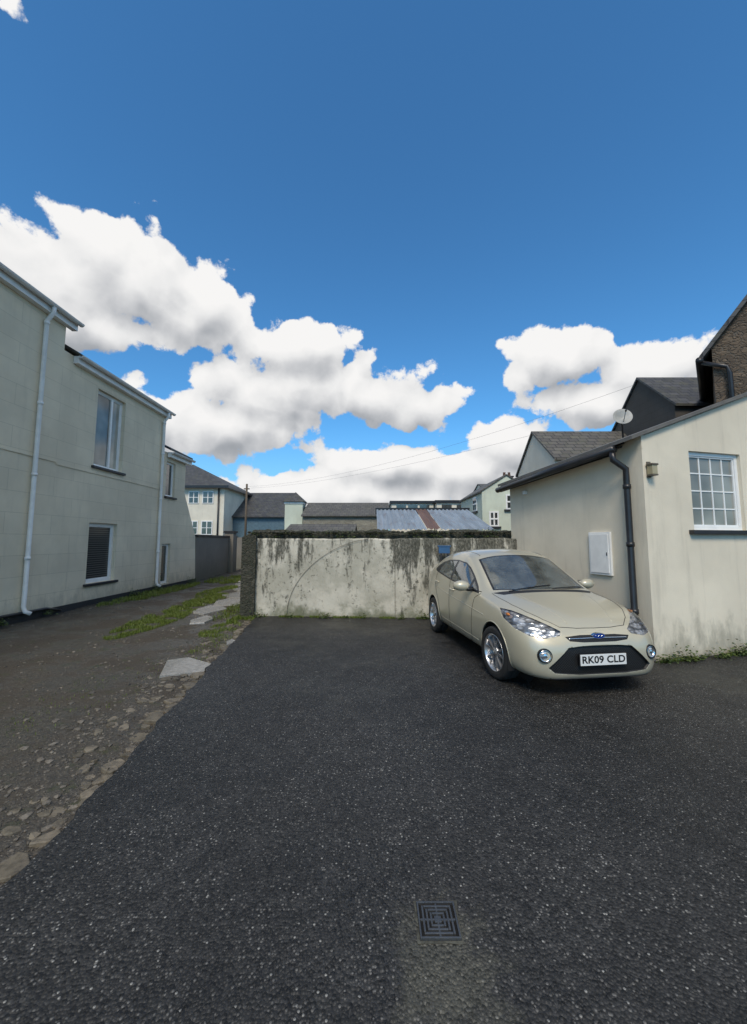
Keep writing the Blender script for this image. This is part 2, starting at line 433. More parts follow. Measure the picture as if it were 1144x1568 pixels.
mb.mesh(inner + outer, [(k, (k + 1) % n, (k + 1) % n + n, k + n) for k in range(n)], m_cem)
mb.obj('collar', g)

# ------------------------------------------------------------ windows helper
def window(o, u, n, h, parent, name, depth=.1, cols=1, rows=1, glass=None, sill=True, fr=.05, barw=.018, sillmat=None, sillw=.08, split=None, glass2=None):
    o = V(o); u = V(u); n = V(n)
    mb = MB(); u0, u1, z0, z1 = h
    a, b = -depth, -depth + .045
    gl = glass or m_glass
    mb.obox(o, u, n, u0, u1, a, b, z0, z0 + fr, m_pvc); mb.obox(o, u, n, u0, u1, a, b, z1 - fr, z1, m_pvc)
    mb.obox(o, u, n, u0, u0 + fr, a, b, z0 + fr, z1 - fr, m_pvc); mb.obox(o, u, n, u1 - fr, u1, a, b, z0 + fr, z1 - fr, m_pvc)
    us_ = u0 + (u1 - u0) * split if split is not None else u1 - fr
    mb.obox(o, u, n, u0 + fr, us_, a - .002, a + .01, z0 + fr, z1 - fr, gl)
    if split is not None: mb.obox(o, u, n, us_, u1 - fr, a - .002, a + .01, z0 + fr, z1 - fr, glass2 or gl)
    iw = .022
    for (p, q, r, s_) in [(u0 + fr, u1 - fr, z0 + fr, z0 + fr + iw), (u0 + fr, u1 - fr, z1 - fr - iw, z1 - fr)]:
        mb.obox(o, u, n, p, q, a, b - .014, r, s_, m_pvc)
    for (p, q) in [(u0 + fr, u0 + fr + iw), (u1 - fr - iw, u1 - fr)]:
        mb.obox(o, u, n, p, q, a, b - .016, z0 + fr, z1 - fr, m_pvc)
    for c in range(1, cols):
        x = u0 + fr + (u1 - u0 - 2 * fr) * c / cols; mb.obox(o, u, n, x - barw / 2, x + barw / 2, a, a + .022, z0 + fr, z1 - fr, m_pvc)
    for r in range(1, rows):
        z = z0 + fr + (z1 - z0 - 2 * fr) * r / rows; mb.obox(o, u, n, u0 + fr, u1 - fr, a, a + .020, z - barw / 2, z + barw / 2, m_pvc)
    if split is not None:
        mb.obox(o, u, n, us_ - .035, us_ + .035, a, b + .002, z0 + fr, z1 - fr, m_pvc)
    mb.obj(name, parent, bevel=.003)
    if sill:
        mb = MB(); mb.obox(o, u, n, u0 - sillw, u1 + sillw, -depth + .01, .07, z0 - .06, z0 - .002, sillmat or m_sill); mb.obj(name + '_sill', parent, bevel=.006)

def pipe(pts, r, mat, name, parent, brackets=None, n=None):
    mb = MB(); mb.tube(pts, r, mat, 12)
    for p in (brackets or []):
        p = V(p); mb.tube([p - V((0, 0, .03)), p + V((0, 0, .03))], r * 1.25, mat, 12)
    mb.obj(name, parent)

# ------------------------------------------------------------ left house
LH = empty('rendered_house')
o = (-7, 0, 0); u = (0, 1, 0); n = (1, 0, 0)
mb = MB(); mb.wall((-7, -3, 0), u, n, 11.65, 6.55, [], m_left, z0=-.1)
mb.face([(-7, 8.65, 4), (-7, 8.65, 6.55), (-9.5, 8.65, 8.3), (-12, 8.65, 6.5), (-12, 8.65, 4)], m_left)
mb.face([(-7, -3, 0), (-12, -3, 0), (-12, -3, 6.5), (-9.5, -3, 8.3), (-7, -3, 6.55)], m_left)
wB = [(9.82 - 8.65, 10.95 - 8.65, 3.42, 5.42), (9.82 - 8.65, 10.9 - 8.65, .50, 2.0)]
mb.wall((-7, 8.65, 0), u, n, 4.45, 5.85, wB, m_left, .16, z0=-.1)
mb.face([(-7, 13.1, 0), (-7, 13.1, 5.85), (-9.5, 13.1, 7.4), (-12, 13.1, 5.85), (-12, 13.1, 0)], m_left)
wC = [(.25, .85, 3.05, 4.25), (.2, .75, .12, 1.45)]
mb.wall((-7.02, 13.1, 0), u, n, 1.6, 4.55, wC, m_left, .14, z0=-.1)
mb.face([(-7.02, 14.7, 0), (-7.02, 14.7, 4.55), (-12, 14.7, 4.55), (-12, 14.7, 0)], m_left)
mb.face([(-7.02, 14.7, -.1), (-7.02, 15.9, -.1), (-7.02, 15.75, 1.7), (-7.02, 14.7, 3.3)], m_left)
mb.face([(-7.02, 15.9, -.1), (-7.25, 15.9, -.1), (-7.25, 15.75, 1.7), (-7.02, 15.75, 1.7)], m_left)
mb.face([(-7.02, 15.75, 1.7), (-7.25, 15.75, 1.7), (-7.25, 14.7, 3.3), (-7.02, 14.7, 3.3)], m_left)
mb.obj('walls', LH)
mb = MB()
mb.obox((-7, 0, 0), u, n, -3, 8.65, 0, .02, 3.27, 3.30, m_left); mb.obox((-7, 0, 0), u, n, 8.65, 13.1, 0, .018, 3.22, 3.25, m_left)
mb.obj('string_course', LH)
mb = MB(); mb.obox((-7, 0, 0), u, n, -3, 13.1, 0, .012, -.1, .10, m_base_strip); mb.obox((-7, 0, 0), u, n, 13.1, 15.9, 0, .010, -.1, .08, m_base_strip); mb.obj('base_strip', LH)  # black strip along the foot of the wall
mb = MB()
def roof(y0, y1, ze, zr, ov=.22):
    for sgn in (1, -1):
        xe = -9.5 + sgn * (2.5 + ov)
        zz = ze - ov * (zr - ze) / 2.5
        mb.mesh([(xe, y0, zz + .05), (xe, y1, zz + .05), (-9.5, y1, zr + .05), (-9.5, y0, zr + .05), (xe, y0, zz + .10), (xe, y1, zz + .10), (-9.5, y1, zr + .12), (-9.5, y0, zr + .12)],
                [(0, 1, 2, 3), (4, 5, 6, 7), (0, 1, 5, 4), (1, 2, 6, 5), (0, 3, 7, 4)], m_slateY)
roof(-3.1, 8.85, 6.62, 8.35); roof(8.87, 13.25, 5.9, 7.4)
mb.mesh([(-6.86, 13.26, 4.6), (-6.86, 14.9, 4.6), (-9.5, 14.9, 5.9), (-9.5, 13.26, 5.9), (-6.86, 13.26, 4.66), (-6.86, 14.9, 4.66), (-9.5, 14.9, 5.97), (-9.5, 13.26, 5.97)],
        [(0, 1, 2, 3), (4, 5, 6, 7), (0, 1, 5, 4), (1, 2, 6, 5)], m_slateY)
mb.obj('roof', LH)
mb = MB()
def gutter(y0, y1, z, x=-6.80):
    vs = []; fs = []; k = 9
    for yy in (y0, y1):
        for i in range(k):
            a = math.pi + math.pi * i / (k - 1); vs.append((x + .065 * math.cos(a), yy, z + .06 * math.sin(a)))
    for i in range(k - 1): fs.append((i, i + 1, k + i + 1, k + i))
    fs += [tuple(range(k)), tuple(range(k, 2 * k))]
    mb.mesh(vs, fs, m_white, True)
    mb.box((-6.995, y0 + .03, z - .17), (-6.87, y1 - .03, z + .005), m_white)
gutter(-3, 8.86, 6.56); gutter(8.9, 13.25, 5.84); gutter(13.3, 14.9, 4.55)
mb.obj('gutters', LH)
for i, (zt, yy, zb) in enumerate([(6.5, 8.05, .12), (5.78, 12.9, .12)]):
    pipe([(-6.80, yy, zt), (-6.80, yy, zt - .12), (-6.93, yy, zt - .3), (-6.93, yy, zb + .12), (-6.90, yy + .0, zb + .03), (-6.82, yy + .06, zb - .02)], .042, m_white, 'downpipe_%d' % i, LH,
         [(-6.93, yy, z) for z in (zt - .35, 4.4, 2.9, 1.2)])
pipe([(-6.93, 7.2, .35), (-6.93, 7.25, .14), (-6.93, 8.6, .12), (-6.93, 9.0, .02)], .03, m_black, 'waste_pipe', LH)
window((-7, 8.65, 0), u, n, wB[0], LH, 'window_upper', .14, split=.62, glass=m_glassl, glass2=m_glassc, fr=.06)
window((-7, 8.65, 0), u, n, wB[1], LH, 'window_lower', .14, glass=m_blind, fr=.08)
window((-7.02, 13.1, 0), u, n, wC[0], LH, 'window_far', .12, glass=m_glass)
window((-7.02, 13.1, 0), u, n, wC[1], LH, 'door_far', .12, glass=m_glass, sill=False)

# ------------------------------------------------------------ right building
RB = empty('rendered_outbuilding')
c0 = V((3.65, 5.33, 0)); uf = V((.9653, .2611, 0)); us = V((-.2611, .9653, 0)); nf = V((.2611, -.9653, 0)); ns = V((-.9653, -.2611, 0))
mb = MB()
slope = .366
wr = (.84, 1.84, 1.70, 2.82)
Wf = 3.6
mb.wall(c0, uf, nf, Wf, 2.9, [wr], m_right, .1, z0=-.1)
mb.face([c0 + V((0, 0, 2.9)), c0 + uf * Wf + V((0, 0, 2.9)), c0 + uf * Wf + V((0, 0, 2.97 + slope * Wf)), c0 + V((0, 0, 2.97))], m_right)
Ls = 3.05
p0 = c0; p1 = c0 + us * Ls
mb.face([p0 + V((0, 0, -.1)), p1 + V((0, 0, -.1)), p1 + V((0, 0, 2.74)), p0 + V((0, 0, 2.95))], m_right)
p2 = p1 + uf * Wf
mb.face([p1 + V((0, 0, -.1)), p2 + V((0, 0, -.1)), p2 + V((0, 0, 2.74 + slope * Wf)), p1 + V((0, 0, 2.74))], m_right)
mb.face([c0 + uf * Wf, p2, p2 + V((0, 0, 2.74 + slope * Wf)), c0 + uf * Wf + V((0, 0, 2.95 + slope * Wf))], m_right)
mb.obj('walls', RB)
mb = MB()
def rp(a, b, h):
    return c0 + uf * a + us * b + V((0, 0, 2.98 - .07 * b + slope * a + h))
mb.mesh([rp(-.22, -.06, 0), rp(Wf, -.06, 0), rp(Wf, Ls + .1, 0), rp(-.22, Ls + .1, 0), rp(-.22, -.06, .05), rp(Wf, -.06, .05), rp(Wf, Ls + .1, .05), rp(-.22, Ls + .1, .05)],
        [(0, 1, 2, 3), (4, 5, 6, 7), (0, 1, 5, 4), (1, 2, 6, 5), (2, 3, 7, 6), (3, 0, 4, 7)], simple('felt_roof', (.13, .125, .115), .8, bmp=.3))
mb.obj('roof', RB)
mb = MB()
mb.mesh([rp(a, b, h) for a in (-.17, -.14) for b in (.30, Ls + .08) for h in (-.14, -.002)], [(0, 1, 3, 2), (4, 6, 7, 5), (0, 4, 5, 1), (2, 3, 7, 6), (0, 2, 6, 4), (1, 5, 7, 3)], m_black)
mb.mesh([rp(a, b, h) for a in (-.14, -.002) for b in (.30, Ls + .08) for h in (-.075, -.06)], [(0, 1, 3, 2), (4, 6, 7, 5), (0, 4, 5, 1), (2, 3, 7, 6), (0, 2, 6, 4), (1, 5, 7, 3)], m_black)
mb.tube([rp(-.23, .22, -.05), rp(-.23, Ls + .1, -.07)], .055, m_black, 12)
mb.obj('fascia_gutter', RB)
mb = MB()
mb.obox(c0, uf, nf, -.002, .03, -.26, .004, 2.80, 2.985, m_right); mb.obj('corner_return', RB)
q = c0 + us * .2 + ns * .07
pipe([rp(-.23, .26, -.07), rp(-.23, .25, -.2), q + V((0, 0, 2.55)), q + V((0, 0, 2.3)), q + V((0, 0, .12)), q + ns * .08 + V((0, 0, .02))], .042, m_black, 'downpipe', RB, [q + V((0, 0, z)) for z in (2.3, 1.5, .6)])
window(c0, uf, nf, wr, RB, 'window', .09, cols=4, rows=4, glass=m_glassl, sillw=.10, fr=.055, barw=.02)
mb = MB(); mb.obox(c0, us, ns, .57, .97, .0, .035, 1.04, 1.68, m_white); mb.obox(c0, us, ns, .60, .94, .035, .045, 1.07, 1.65, m_white)
mb.obox(c0, us, ns, .62, .635, .045, .052, 1.33, 1.38, m_black)
mb.obj('meter_box', RB, bevel=.006)
mb = MB(); lp = c0 + uf * .09 + nf * .0
m_lamp = simple('lamp_glass', (.35, .30, .18), .3); m_brass = simple('lamp_metal', (.12, .10, .07), .5)
mb.obox(lp, uf, nf, -.03, .03, 0, .02, 2.40, 2.62, m_brass); mb.obox(lp, uf, nf, -.045, .045, .02, .10, 2.44, 2.56, m_lamp)
mb.obox(lp, uf, nf, -.055, .055, .015, .11, 2.56, 2.585, m_brass); mb.obox(lp, uf, nf, -.05, .05, .018, .105, 2.42, 2.44, m_brass)
mb.obj('wall_lamp', RB, bevel=.004)
mb = MB(); mb.obox(c0 + us * 2.5, us, ns, -.03, .03, 0, .08, 2.45, 2.52, m_white); mb.obj('side_wall_lamp', RB, bevel=.01)  # plain white box for the small lamp on the side wall

SD = empty('satellite_dish', (5.25, 8.2, 4.14))
mb = MB(); ax = V((-.25, -.93, .3)).normalized()
m_dish = simple('dish_grey', (.30, .30, .28), .5)
mb.lathe([(.005, 0), (.07, .006), (.13, .022), (.18, .042), (.185, .046), (.18, .047), (.12, .026), (.005, .006)], (0, 0, 0), ax, m_dish, 32)
mb.tube([(0, 0, -.15), V((0, 0, -.1)) + ax * .12, ax * .24], .008, m_dish, 6)
mb.ell(ax * .25, (.02, .02, .025), m_black)
mb.tube([(0, .04, 0), (.05, .1, -.05), (.06, .1, -.55)], .018, m_black, 8)
mb.obj('dish', SD)

# ------------------------------------------------------------ back wall
def mildew():
    m, nt, b = newmat('mildewed_render')
    tc = nd(nt, 'ShaderNodeTexCoord').outputs['Object']; s = nd(nt, 'ShaderNodeSeparateXYZ', {0: tc}); x, z = s.outputs[0], s.outputs[2]
    base = (.60, .565, .475)
    big = noi(nt, tc, 1.6, 5, .65)
    col = mix(nt, sm(nt, big, .35, .65), (.40, .38, .31), base)
    right = sm(nt, x, .42, .46)
    left = sm(nt, x, -1.0, -2.0)
    zone = M(nt, 'ADD', M(nt, 'MULTIPLY', right, .12), M(nt, 'MULTIPLY', left, .08))
    st = noi(nt, coords(nt, (2.9, 1, .62)), 2.1, 7, .68)
    topg = sm(nt, z, .2, 1.6, -.09, .055)
    f = M(nt, 'ADD', M(nt, 'ADD', st, zone), topg)
    blk = sm(nt, f, .54, .67)
    fine = noi(nt, coords(nt, (30, 30, 10)), 1.5, 4, .8)
    blk = M(nt, 'MULTIPLY', blk, sm(nt, fine, .25, .6, .5, 1))
    col = mix(nt, M(nt, 'MULTIPLY', blk, .93), col, (.035, .036, .028))
    sp = sm(nt, noi(nt, tc, 14, 5, .7), .54, .66, 0, .85)
    col = mix(nt, M(nt, 'MULTIPLY', sp, sm(nt, f, .38, .52)), col, (.07, .07, .055))
    low = sm(nt, M(nt, 'ADD', z, M(nt, 'MULTIPLY', M(nt, 'SUBTRACT', big, .5), 1.2)), 0.0, .3, .8, 0)
    col = mix(nt, low, col, (.12, .13, .075))
    seam = M(nt, 'MULTIPLY', sm(nt, M(nt, 'ABSOLUTE', M(nt, 'SUBTRACT', x, .44)), .018, .004), .5)
    col = mix(nt, seam, col, (.10, .09, .07))
    h = M(nt, 'ADD', fine, M(nt, 'MULTIPLY', big, 1.6))
    setb(nt, b, Base_Color=col, Roughness=.9, Normal=bump(nt, h, .45, .015)); b.inputs['Specular IOR Level'].default_value = .2
    return m
m_mil = mildew()
YW = empty('rendered_yard_wall')
mb = MB(); N = 60; A = V((-2.52, 8.45, 0)); B = V((2.95, 8.10, 0)); dw = (B - A).normalized(); nw = V((dw.y, -dw.x, 0)); Lw = (B - A).length
vs = []; fs = []
for i in range(N + 1):
    t = i / N; p = A + dw * Lw * t; h = 1.60 + .018 * nz(t * 9, 0) + .014 * nz(t * 50, 2)
    wv = .012 * nz(t * 12, 4)
    for q in [p + nw * wv + V((0, 0, -.1)), p + nw * (wv + .006) + V((0, 0, .5)), p + nw * wv + V((0, 0, h - .03)), p - nw * .02 + V((0, 0, h)), p - nw * .2 + V((0, 0, h)), p - nw * .22 + V((0, 0, -.1))]: vs.append(q)
for i in range(N):
    for k in range(5): a = i * 6 + k; fs.append((a, a + 6, a + 7, a + 1))
fs += [tuple(range(6)), tuple(range(N * 6, N * 6 + 6))]
mb.mesh(vs, fs, m_mil, False); mb.obj('wall', YW, recalc=True)
mb = MB(); pts = []
for i in range(24):
    t = i / 23
    pts.append(A + dw * (2.42 - 1.68 * math.sin(t * math.pi / 2) ** 1.1) + nw * .020 + V((0, 0, 1.58 - 1.54 * (1 - math.cos(t * math.pi / 2)) ** .9)))
mb.tube(pts, .0035, m_black, 6); mb.obj('loose_cable', YW)
SW = empty('rubble_stone_wall')
mb = MB(); N = 110; A2 = V((-2.66, 8.72, 0)); B2 = V((3.3, 8.36, 0)); dd = (B2 - A2).normalized(); n2 = V((dd.y, -dd.x, 0)); L2 = (B2 - A2).length
vs = []; fs = []
for i in range(N + 1):
    t = i / N; p = A2 + dd * L2 * t; h = 1.77 + .05 * nz(t * 14, 7) + .03 * nz(t * 60, 8)
    w2 = .03 * nz(t * 40, 1)
    for q in [p + nw * w2 + V((0, 0, -.1)), p + nw * w2 + V((0, 0, h - .05)), p - nw * .06 + V((0, 0, h)), p - nw * .3 + V((0, 0, h - .02)), p - nw * .34 + V((0, 0, -.1))]: vs.append(q)
for i in range(N):
    for k in range(4): a = i * 5 + k; fs.append((a, a + 5, a + 6, a + 1))
fs += [tuple(range(5)), tuple(range(N * 5, N * 5 + 5))]
mb.mesh(vs, fs, m_stoned); mb.obj('wall', SW, recalc=True)
mb = MB()
vs = []; fs = []; N = 60
for i in range(N + 1):
    t = i / N; y = 8.35 + 9.5 * t; x = -2.62 - .12 * (y - 8.4)
    h = 1.75 + .05 * nz(t * 14, 17) + (0 if y > 8.8 else -.1); w2 = .03 * nz(t * 40, 11)
    for q in [(x + w2 - .12, y, -.1), (x + w2 - .12, y, h - .04), (x - .05, y, h), (x + .16, y, h), (x + .16, y, -.1)]: vs.append(q)
for i in range(N):
    for k in range(4): a = i * 5 + k; fs.append((a, a + 5, a + 6, a + 1))
fs += [tuple(range(5)), tuple(range(N * 5, N * 5 + 5))]
mb.mesh(vs, fs, m_stoned); mb.obj('lane_return', SW, recalc=True)
mb = MB()
for _ in range(200):
    t = random.random(); p = A2 + dd * L2 * t + V((0, -.02, 1.70))
    if nz(t * 9, 3) > -.15: leaves(mb, p, (.09, .08, .06), 14, .028, random.choice([m_moss, m_leaf]))
for _ in range(14):
    t = random.uniform(.0, 1); leaves(mb, A2 + dd * L2 * t + V((0, -.1, 1.62)), (.12, .05, .05), 30, .03, m_leaf)
mb.obj('ivy')
mb = MB()
for k in range(60):
    t = k / 60 + random.uniform(-.005, .005); p = A2 + dd * L2 * t + V((0, -.1, 1.735)); stone(mb, p.x, p.y, p.z, random.uniform(.035, .07), m_stoned, .5)
mb.obj('coping_stones', SW)
mb = MB(); m_blue = simple('blue_plastic', (.03, .10, .22), .4)
mb.box((1.30, 7.98, 1.30), (1.52, 8.02, 1.44), m_blue); mb.box((1.28, 7.97, 1.43), (1.54, 8.03, 1.455), m_blue); mb.box((1.33, 7.97, 0), (1.36, 8.0, 1.30), m_black); mb.box((1.46, 7.97, 0), (1.49, 8.0, 1.30), m_black)
mb.obj('blue_notice_board', bevel=.004)

# ------------------------------------------------------------ background buildings
def gable_house(name, x0, x1, y0, y1, ze, zr, axis, wall, roofm, ov=.15, wins=None, ridge=None, zb=-.1):
    E = empty(name); mb = MB()
    mb.face([(x0, y0, zb), (x1, y0, zb), (x1, y0, ze), (x0, y0, ze)], wall); mb.face([(x0, y1, zb), (x1, y1, zb), (x1, y1, ze), (x0, y1, ze)], wall)
    mb.face([(x0, y0, zb), (x0, y1, zb), (x0, y1, ze), (x0, y0, ze)], wall); mb.face([(x1, y0, zb), (x1, y1, zb), (x1, y1, ze), (x1, y0, ze)], wall)
    if axis == 'x':
        ym = ridge if ridge else (y0 + y1) / 2
        mb.face([(x0, y0, ze), (x0, y1, ze), (x0, ym, zr)], wall); mb.face([(x1, y0, ze), (x1, y1, ze), (x1, ym, zr)], wall)
        R = [((x0 - ov * .5, y0 - ov), (x1 + ov * .5, y0 - ov), (x1 + ov * .5, ym), (x0 - ov * .5, ym), (zr - ze) / (ym - y0)), ((x0 - ov * .5, y1 + ov), (x1 + ov * .5, y1 + ov), (x1 + ov * .5, ym), (x0 - ov * .5, ym), (zr - ze) / (y1 - ym))]
    else:
        xm = ridge if ridge else (x0 + x1) / 2
        mb.face([(x0, y0, ze), (x1, y0, ze), (xm, y0, zr)], wall); mb.face([(x0, y1, ze), (x1, y1, ze), (xm, y1, zr)], wall)
        R = [((x0 - ov, y0 - ov * .5), (x0 - ov, y1 + ov * .5), (xm, y1 + ov * .5), (xm, y0 - ov * .5), (zr - ze) / (xm - x0)), ((x1 + ov, y0 - ov * .5), (x1 + ov, y1 + ov * .5), (xm, y1 + ov * .5), (xm, y0 - ov * .5), (zr - ze) / (x1 - xm))]
    mb.obj('walls', E)
    mb = MB()
    for a, b, c, d, sl in R:
        zl = ze - ov * sl + .02; t = .07
        vs = [(*a, zl), (*b, zl), (*c, zr + .02), (*d, zr + .02), (*a, zl + t), (*b, zl + t), (*c, zr + .02 + t), (*d, zr + .02 + t)]
        mb.mesh(vs, [(0, 1, 2, 3), (4, 5, 6, 7), (0, 1, 5, 4), (1, 2, 6, 5), (3, 0, 4, 7)], roofm)
    mb.obj('roof', E)
    mb = MB()
    for (face, a0, a1, z0, z1) in (wins or []):
        if face == 's': o_, u_, n_ = (0, y0, 0), (1, 0, 0), (0, -1, 0)
        elif face == 'w': o_, u_, n_ = (x0, 0, 0), (0, 1, 0), (-1, 0, 0)
        else: o_, u_, n_ = (x1, 0, 0), (0, 1, 0), (1, 0, 0)
        mb.obox(o_, u_, n_, a0, a1, .0, .05, z0, z1, m_white); mb.obox(o_, u_, n_, a0 + .08, (a0 + a1) / 2 - .04, .03, .06, z0 + .08, z1 - .08, m_glass); mb.obox(o_, u_, n_, (a0 + a1) / 2 + .04, a1 - .08, .03, .06, z0 + .08, z1 - .08, m_glass)
        mb.obox(o_, u_, n_, a0 + .06, a1 - .06, .03, .075, (z0 + z1) / 2 - .04, (z0 + z1) / 2 + .04, m_white)
        mb.obox(o_, u_, n_, a0 - .1, a1 + .1, 0, .1, z0 - .1, z0 - .005, m_sill)
    if wins: mb.obj('windows', E)
    return E
E = empty('white_hipped_house'); mb = MB()
X0, X1, Y0, Y1, ze = -22, -11.3, 30, 39, 5.7
for a, b in [((X0, Y0), (X1, Y0)), ((X1, Y0), (X1, Y1)), ((X1, Y1), (X0, Y1)), ((X0, Y1), (X0, Y0))]:
    mb.face([(*a, -.1), (*b, -.1), (*b, ze), (*a, ze)], m_hwhite)
mb.obj('walls', E); mb = MB(); e = .35; zr = 8.2
r0, r1 = (-17.5, 34.5), (-15.8, 34.5); a, b, c, d = (X0 - e, Y0 - e), (X1 + e, Y0 - e), (X1 + e, Y1 + e), (X0 - e, Y1 + e); z_ = ze - .05
mb.face([(*a, z_), (*b, z_), (*r1, zr), (*r0, zr)], m_slateA); mb.face([(*b, z_), (*c, z_), (*r1, zr)], m_slateY); mb.face([(*c, z_), (*d, z_), (*r0, zr), (*r1, zr)], m_slateA); mb.face([(*d, z_), (*a, z_), (*r0, zr)], m_slateY)
mb.face([(*a, z_ - .004), (*b, z_ - .004), (*c, z_ - .004), (*d, z_ - .004)], m_white)
mb.box((X0 - e, Y0 - e - .1, ze - .2), (X1 + e, Y0 - e, ze - .02), m_black); mb.box((X1 + e, Y0 - e - .1, ze - .2), (X1 + e + .1, Y1 + e, ze - .02), m_black)
mb.obj('roof', E)
mb = MB()
for (a0, a1) in [(-14.0, -13.2), (-12.95, -12.1), (-16.2, -15.3)]:
    for (z0, z1) in [(4.35, 5.3), (2.0, 3.05)]:
        mb.box((a0, Y0 - .05, z0), (a1, Y0, z1), m_white); mm = (a0 + a1) / 2
        for (p, q) in ((a0 + .07, mm - .04), (mm + .04, a1 - .07)):
            mb.box((p, Y0 - .07, z0 + .07), (q, Y0 - .045, (z0 + z1) / 2 - .03), m_glass); mb.box((p, Y0 - .07, (z0 + z1) / 2 + .03), (q, Y0 - .045, z1 - .07), m_glass)
for (y_, z0, z1) in [(33, 2.0, 2.7)]: mb.box((X1, y_, z0), (X1 + .05, y_ + .7, z1), m_glass)
mb.tube([(X1 - .4, Y0 - .1, 5.5), (X1 - .4, Y0 - .1, 0)], .06, m_black); mb.tube([(X1 + .1, Y1 - .6, 5.5), (X1 + .1, Y1 - .6, 0)], .07, m_black)
mb.obj('windows', E)
BW = empty('boundary_wall'); mb = MB()
mb.mesh([(x, y, z) for (x, y) in [(-7.05, 15.92), (-7.5, 22), (-7.75, 22), (-7.3, 15.92)] for z in (-.1, 1.72)], [(0, 2, 3, 1), (2, 4, 5, 3), (4, 6, 7, 5), (6, 0, 1, 7), (1, 3, 5, 7)], m_greywall)
mb.mesh([(x, y, z) for (x, y) in [(-7.0, 15.9), (-7.45, 22.02), (-7.8, 22.02), (-7.35, 15.9)] for z in (1.722, 1.80)], [(0, 2, 3, 1), (2, 4, 5, 3), (4, 6, 7, 5), (6, 0, 1, 7), (1, 3, 5, 7), (0, 2, 4, 6)], m_sill)
mb.obj('wall', BW); mb = MB(); mb.box((-7.6, 20.4, -.1), (-7.15, 20.85, 1.95), m_greywall); mb.box((-7.65, 20.35, 1.95), (-7.1, 20.9, 2.05), m_sill); mb.obj('gate_post', BW)
mb = MB(); mb.box((-11.4, 24, -.1), (-3.5, 24.3, 1.75), m_greywall); mb.obj('garden_wall')
gable_house('blue_clad_building', -11.4, -7.2, 32, 40, 3.55, 5.8, 'x', m_bluep, m_slateA, .3)
T = empty('turret'); mb = MB(); mb.box((-6.25, 28, -.1), (-5.0, 29.25, 4.15), m_cyan); mb.box((-6.3, 27.95, 4.15), (-4.95, 29.3, 4.28), m_white)
mb.obj('body', T); mb = MB()
P_ = [(-6.42, 27.83, 4.29), (-4.83, 27.83, 4.29), (-4.83, 29.42, 4.29), (-6.42, 29.42, 4.29)]; ap = (-5.62, 28.62, 5.05)
for k in range(4): mb.face([P_[k], P_[(k + 1) % 4], ap], m_slateA)
mb.face(P_, m_slateA); mb.obj('roof', T)
gable_house('long_stone_building', -4.7, 1.0, 26.5, 32, 3.2, 4.25, 'x', m_creamstone, m_slateB, .2)
gable_house('lean_slate_shed', -4.4, -1.0, 20, 23, 1.95, 2.35, 'x', m_creamstone, m_slateB, .15)
for nm, x0_, x1_, y_, zt in [('flat_roofed_block', 1.5, 5.0, 33, 4.85), ('flat_roofed_annexe', 5.1, 9.3, 32, 4.8)]:
    E = empty(nm); mb = MB(); mb.box((x0_, y_, -.1), (x1_, y_ + 5, zt - .22), m_hwhite); mb.obj('walls', E); mb = MB(); mb.box((x0_ - .15, y_ - .15, zt - .22), (x1_ + .15, y_ + 5.1, zt), m_black); mb.obj('roof', E)
    mb = MB()
    for k in range(3):
        xx = x0_ + .4 + k * (x1_ - x0_ - .6) / 3; mb.box((xx, y_ - .04, zt - .75), (xx + .8, y_ - .001, zt - .35), m_glass)
    mb.obj('windows', E)
def corr(name, c, rust):
    m, nt, b = newmat(name)
    n = noi(nt, coords(nt, (3, .6, .6)), 1.5, 5, .7)
    col = mix(nt, sm(nt, n, .5, .68, 0, rust), c, (.13, .06, .035)); col = mix(nt, sm(nt, noi(nt, coords(nt, (2, .3, .3)), 2.0, 3), .4, .7, 0, .5), col, tuple(min(1, x * 1.7) for x in c))
    setb(nt, b, Base_Color=col, Roughness=.6, Metallic=.0); return m
m_cor = corr('corrugated_blue', (.20, .24, .28), .4); m_rust = corr('corrugated_rust', (.12, .07, .05), .9)
CR = empty('corrugated_roof_shed'); mb = MB()
def corrug(x0_, x1_, mat, ya=16, yb=20.5, za=2.0, zb=3.15):
    k = int((x1_ - x0_) / .04); vs = []; fs = []
    for i in range(k + 1):
        x = x0_ + (x1_ - x0_) * i / k; w = .03 * math.sin(i * math.pi / 2.5)
        vs += [(x, ya, za + w), (x * 1.0, yb, zb + w)]
    for i in range(k): fs.append((2 * i, 2 * i + 2, 2 * i + 3, 2 * i + 1))
    mb.mesh(vs, fs, mat, True)
corrug(.15, 2.15, m_cor); corrug(2.17, 2.72, m_rust, za=2.02, zb=3.17); corrug(2.74, 4.9, m_cor)
mb.obj('roof', CR); mb = MB(); mb.box((.3, 16.2, -.1), (4.8, 20.3, 1.9), m_creamstone); mb.box((.1, 20.45, 2.9), (4.95, 20.6, 3.24), m_black); mb.obj('walls', CR)
gable_house('mint_rendered_house', 5.75, 8.4, 21, 26, 4.15, 5.0, 'y', m_cyan, m_slateB, .12, wins=[('s', 6.1, 6.6, 2.3, 3.1), ('s', 7.0, 7.7, 3.2, 4.0), ('w', 22, 22.8, 3.2, 4.0)])
gable_house('white_terraced_house', 7.3, 12, 24, 31, 4.3, 5.4, 'x', m_hwhite, m_slateB, .12)
C = empty('chimney_stack'); mb = MB(); mb.box((8.1, 24.6, 4.2), (8.7, 25.1, 5.5), m_stone); mb.box((8.05, 24.55, 5.5), (8.75, 25.15, 5.58), m_sill)
m_tc = simple('terracotta', (.18, .10, .07), .8)
for xx in (8.25, 8.55): mb.lathe([(.09, 0), (.10, .02), (.07, .22), (.09, .24), (.08, .26), (.05, .26)], (xx, 24.85, 5.58), (0, 0, 1), m_tc, 12)
mb.obj('stack', C)
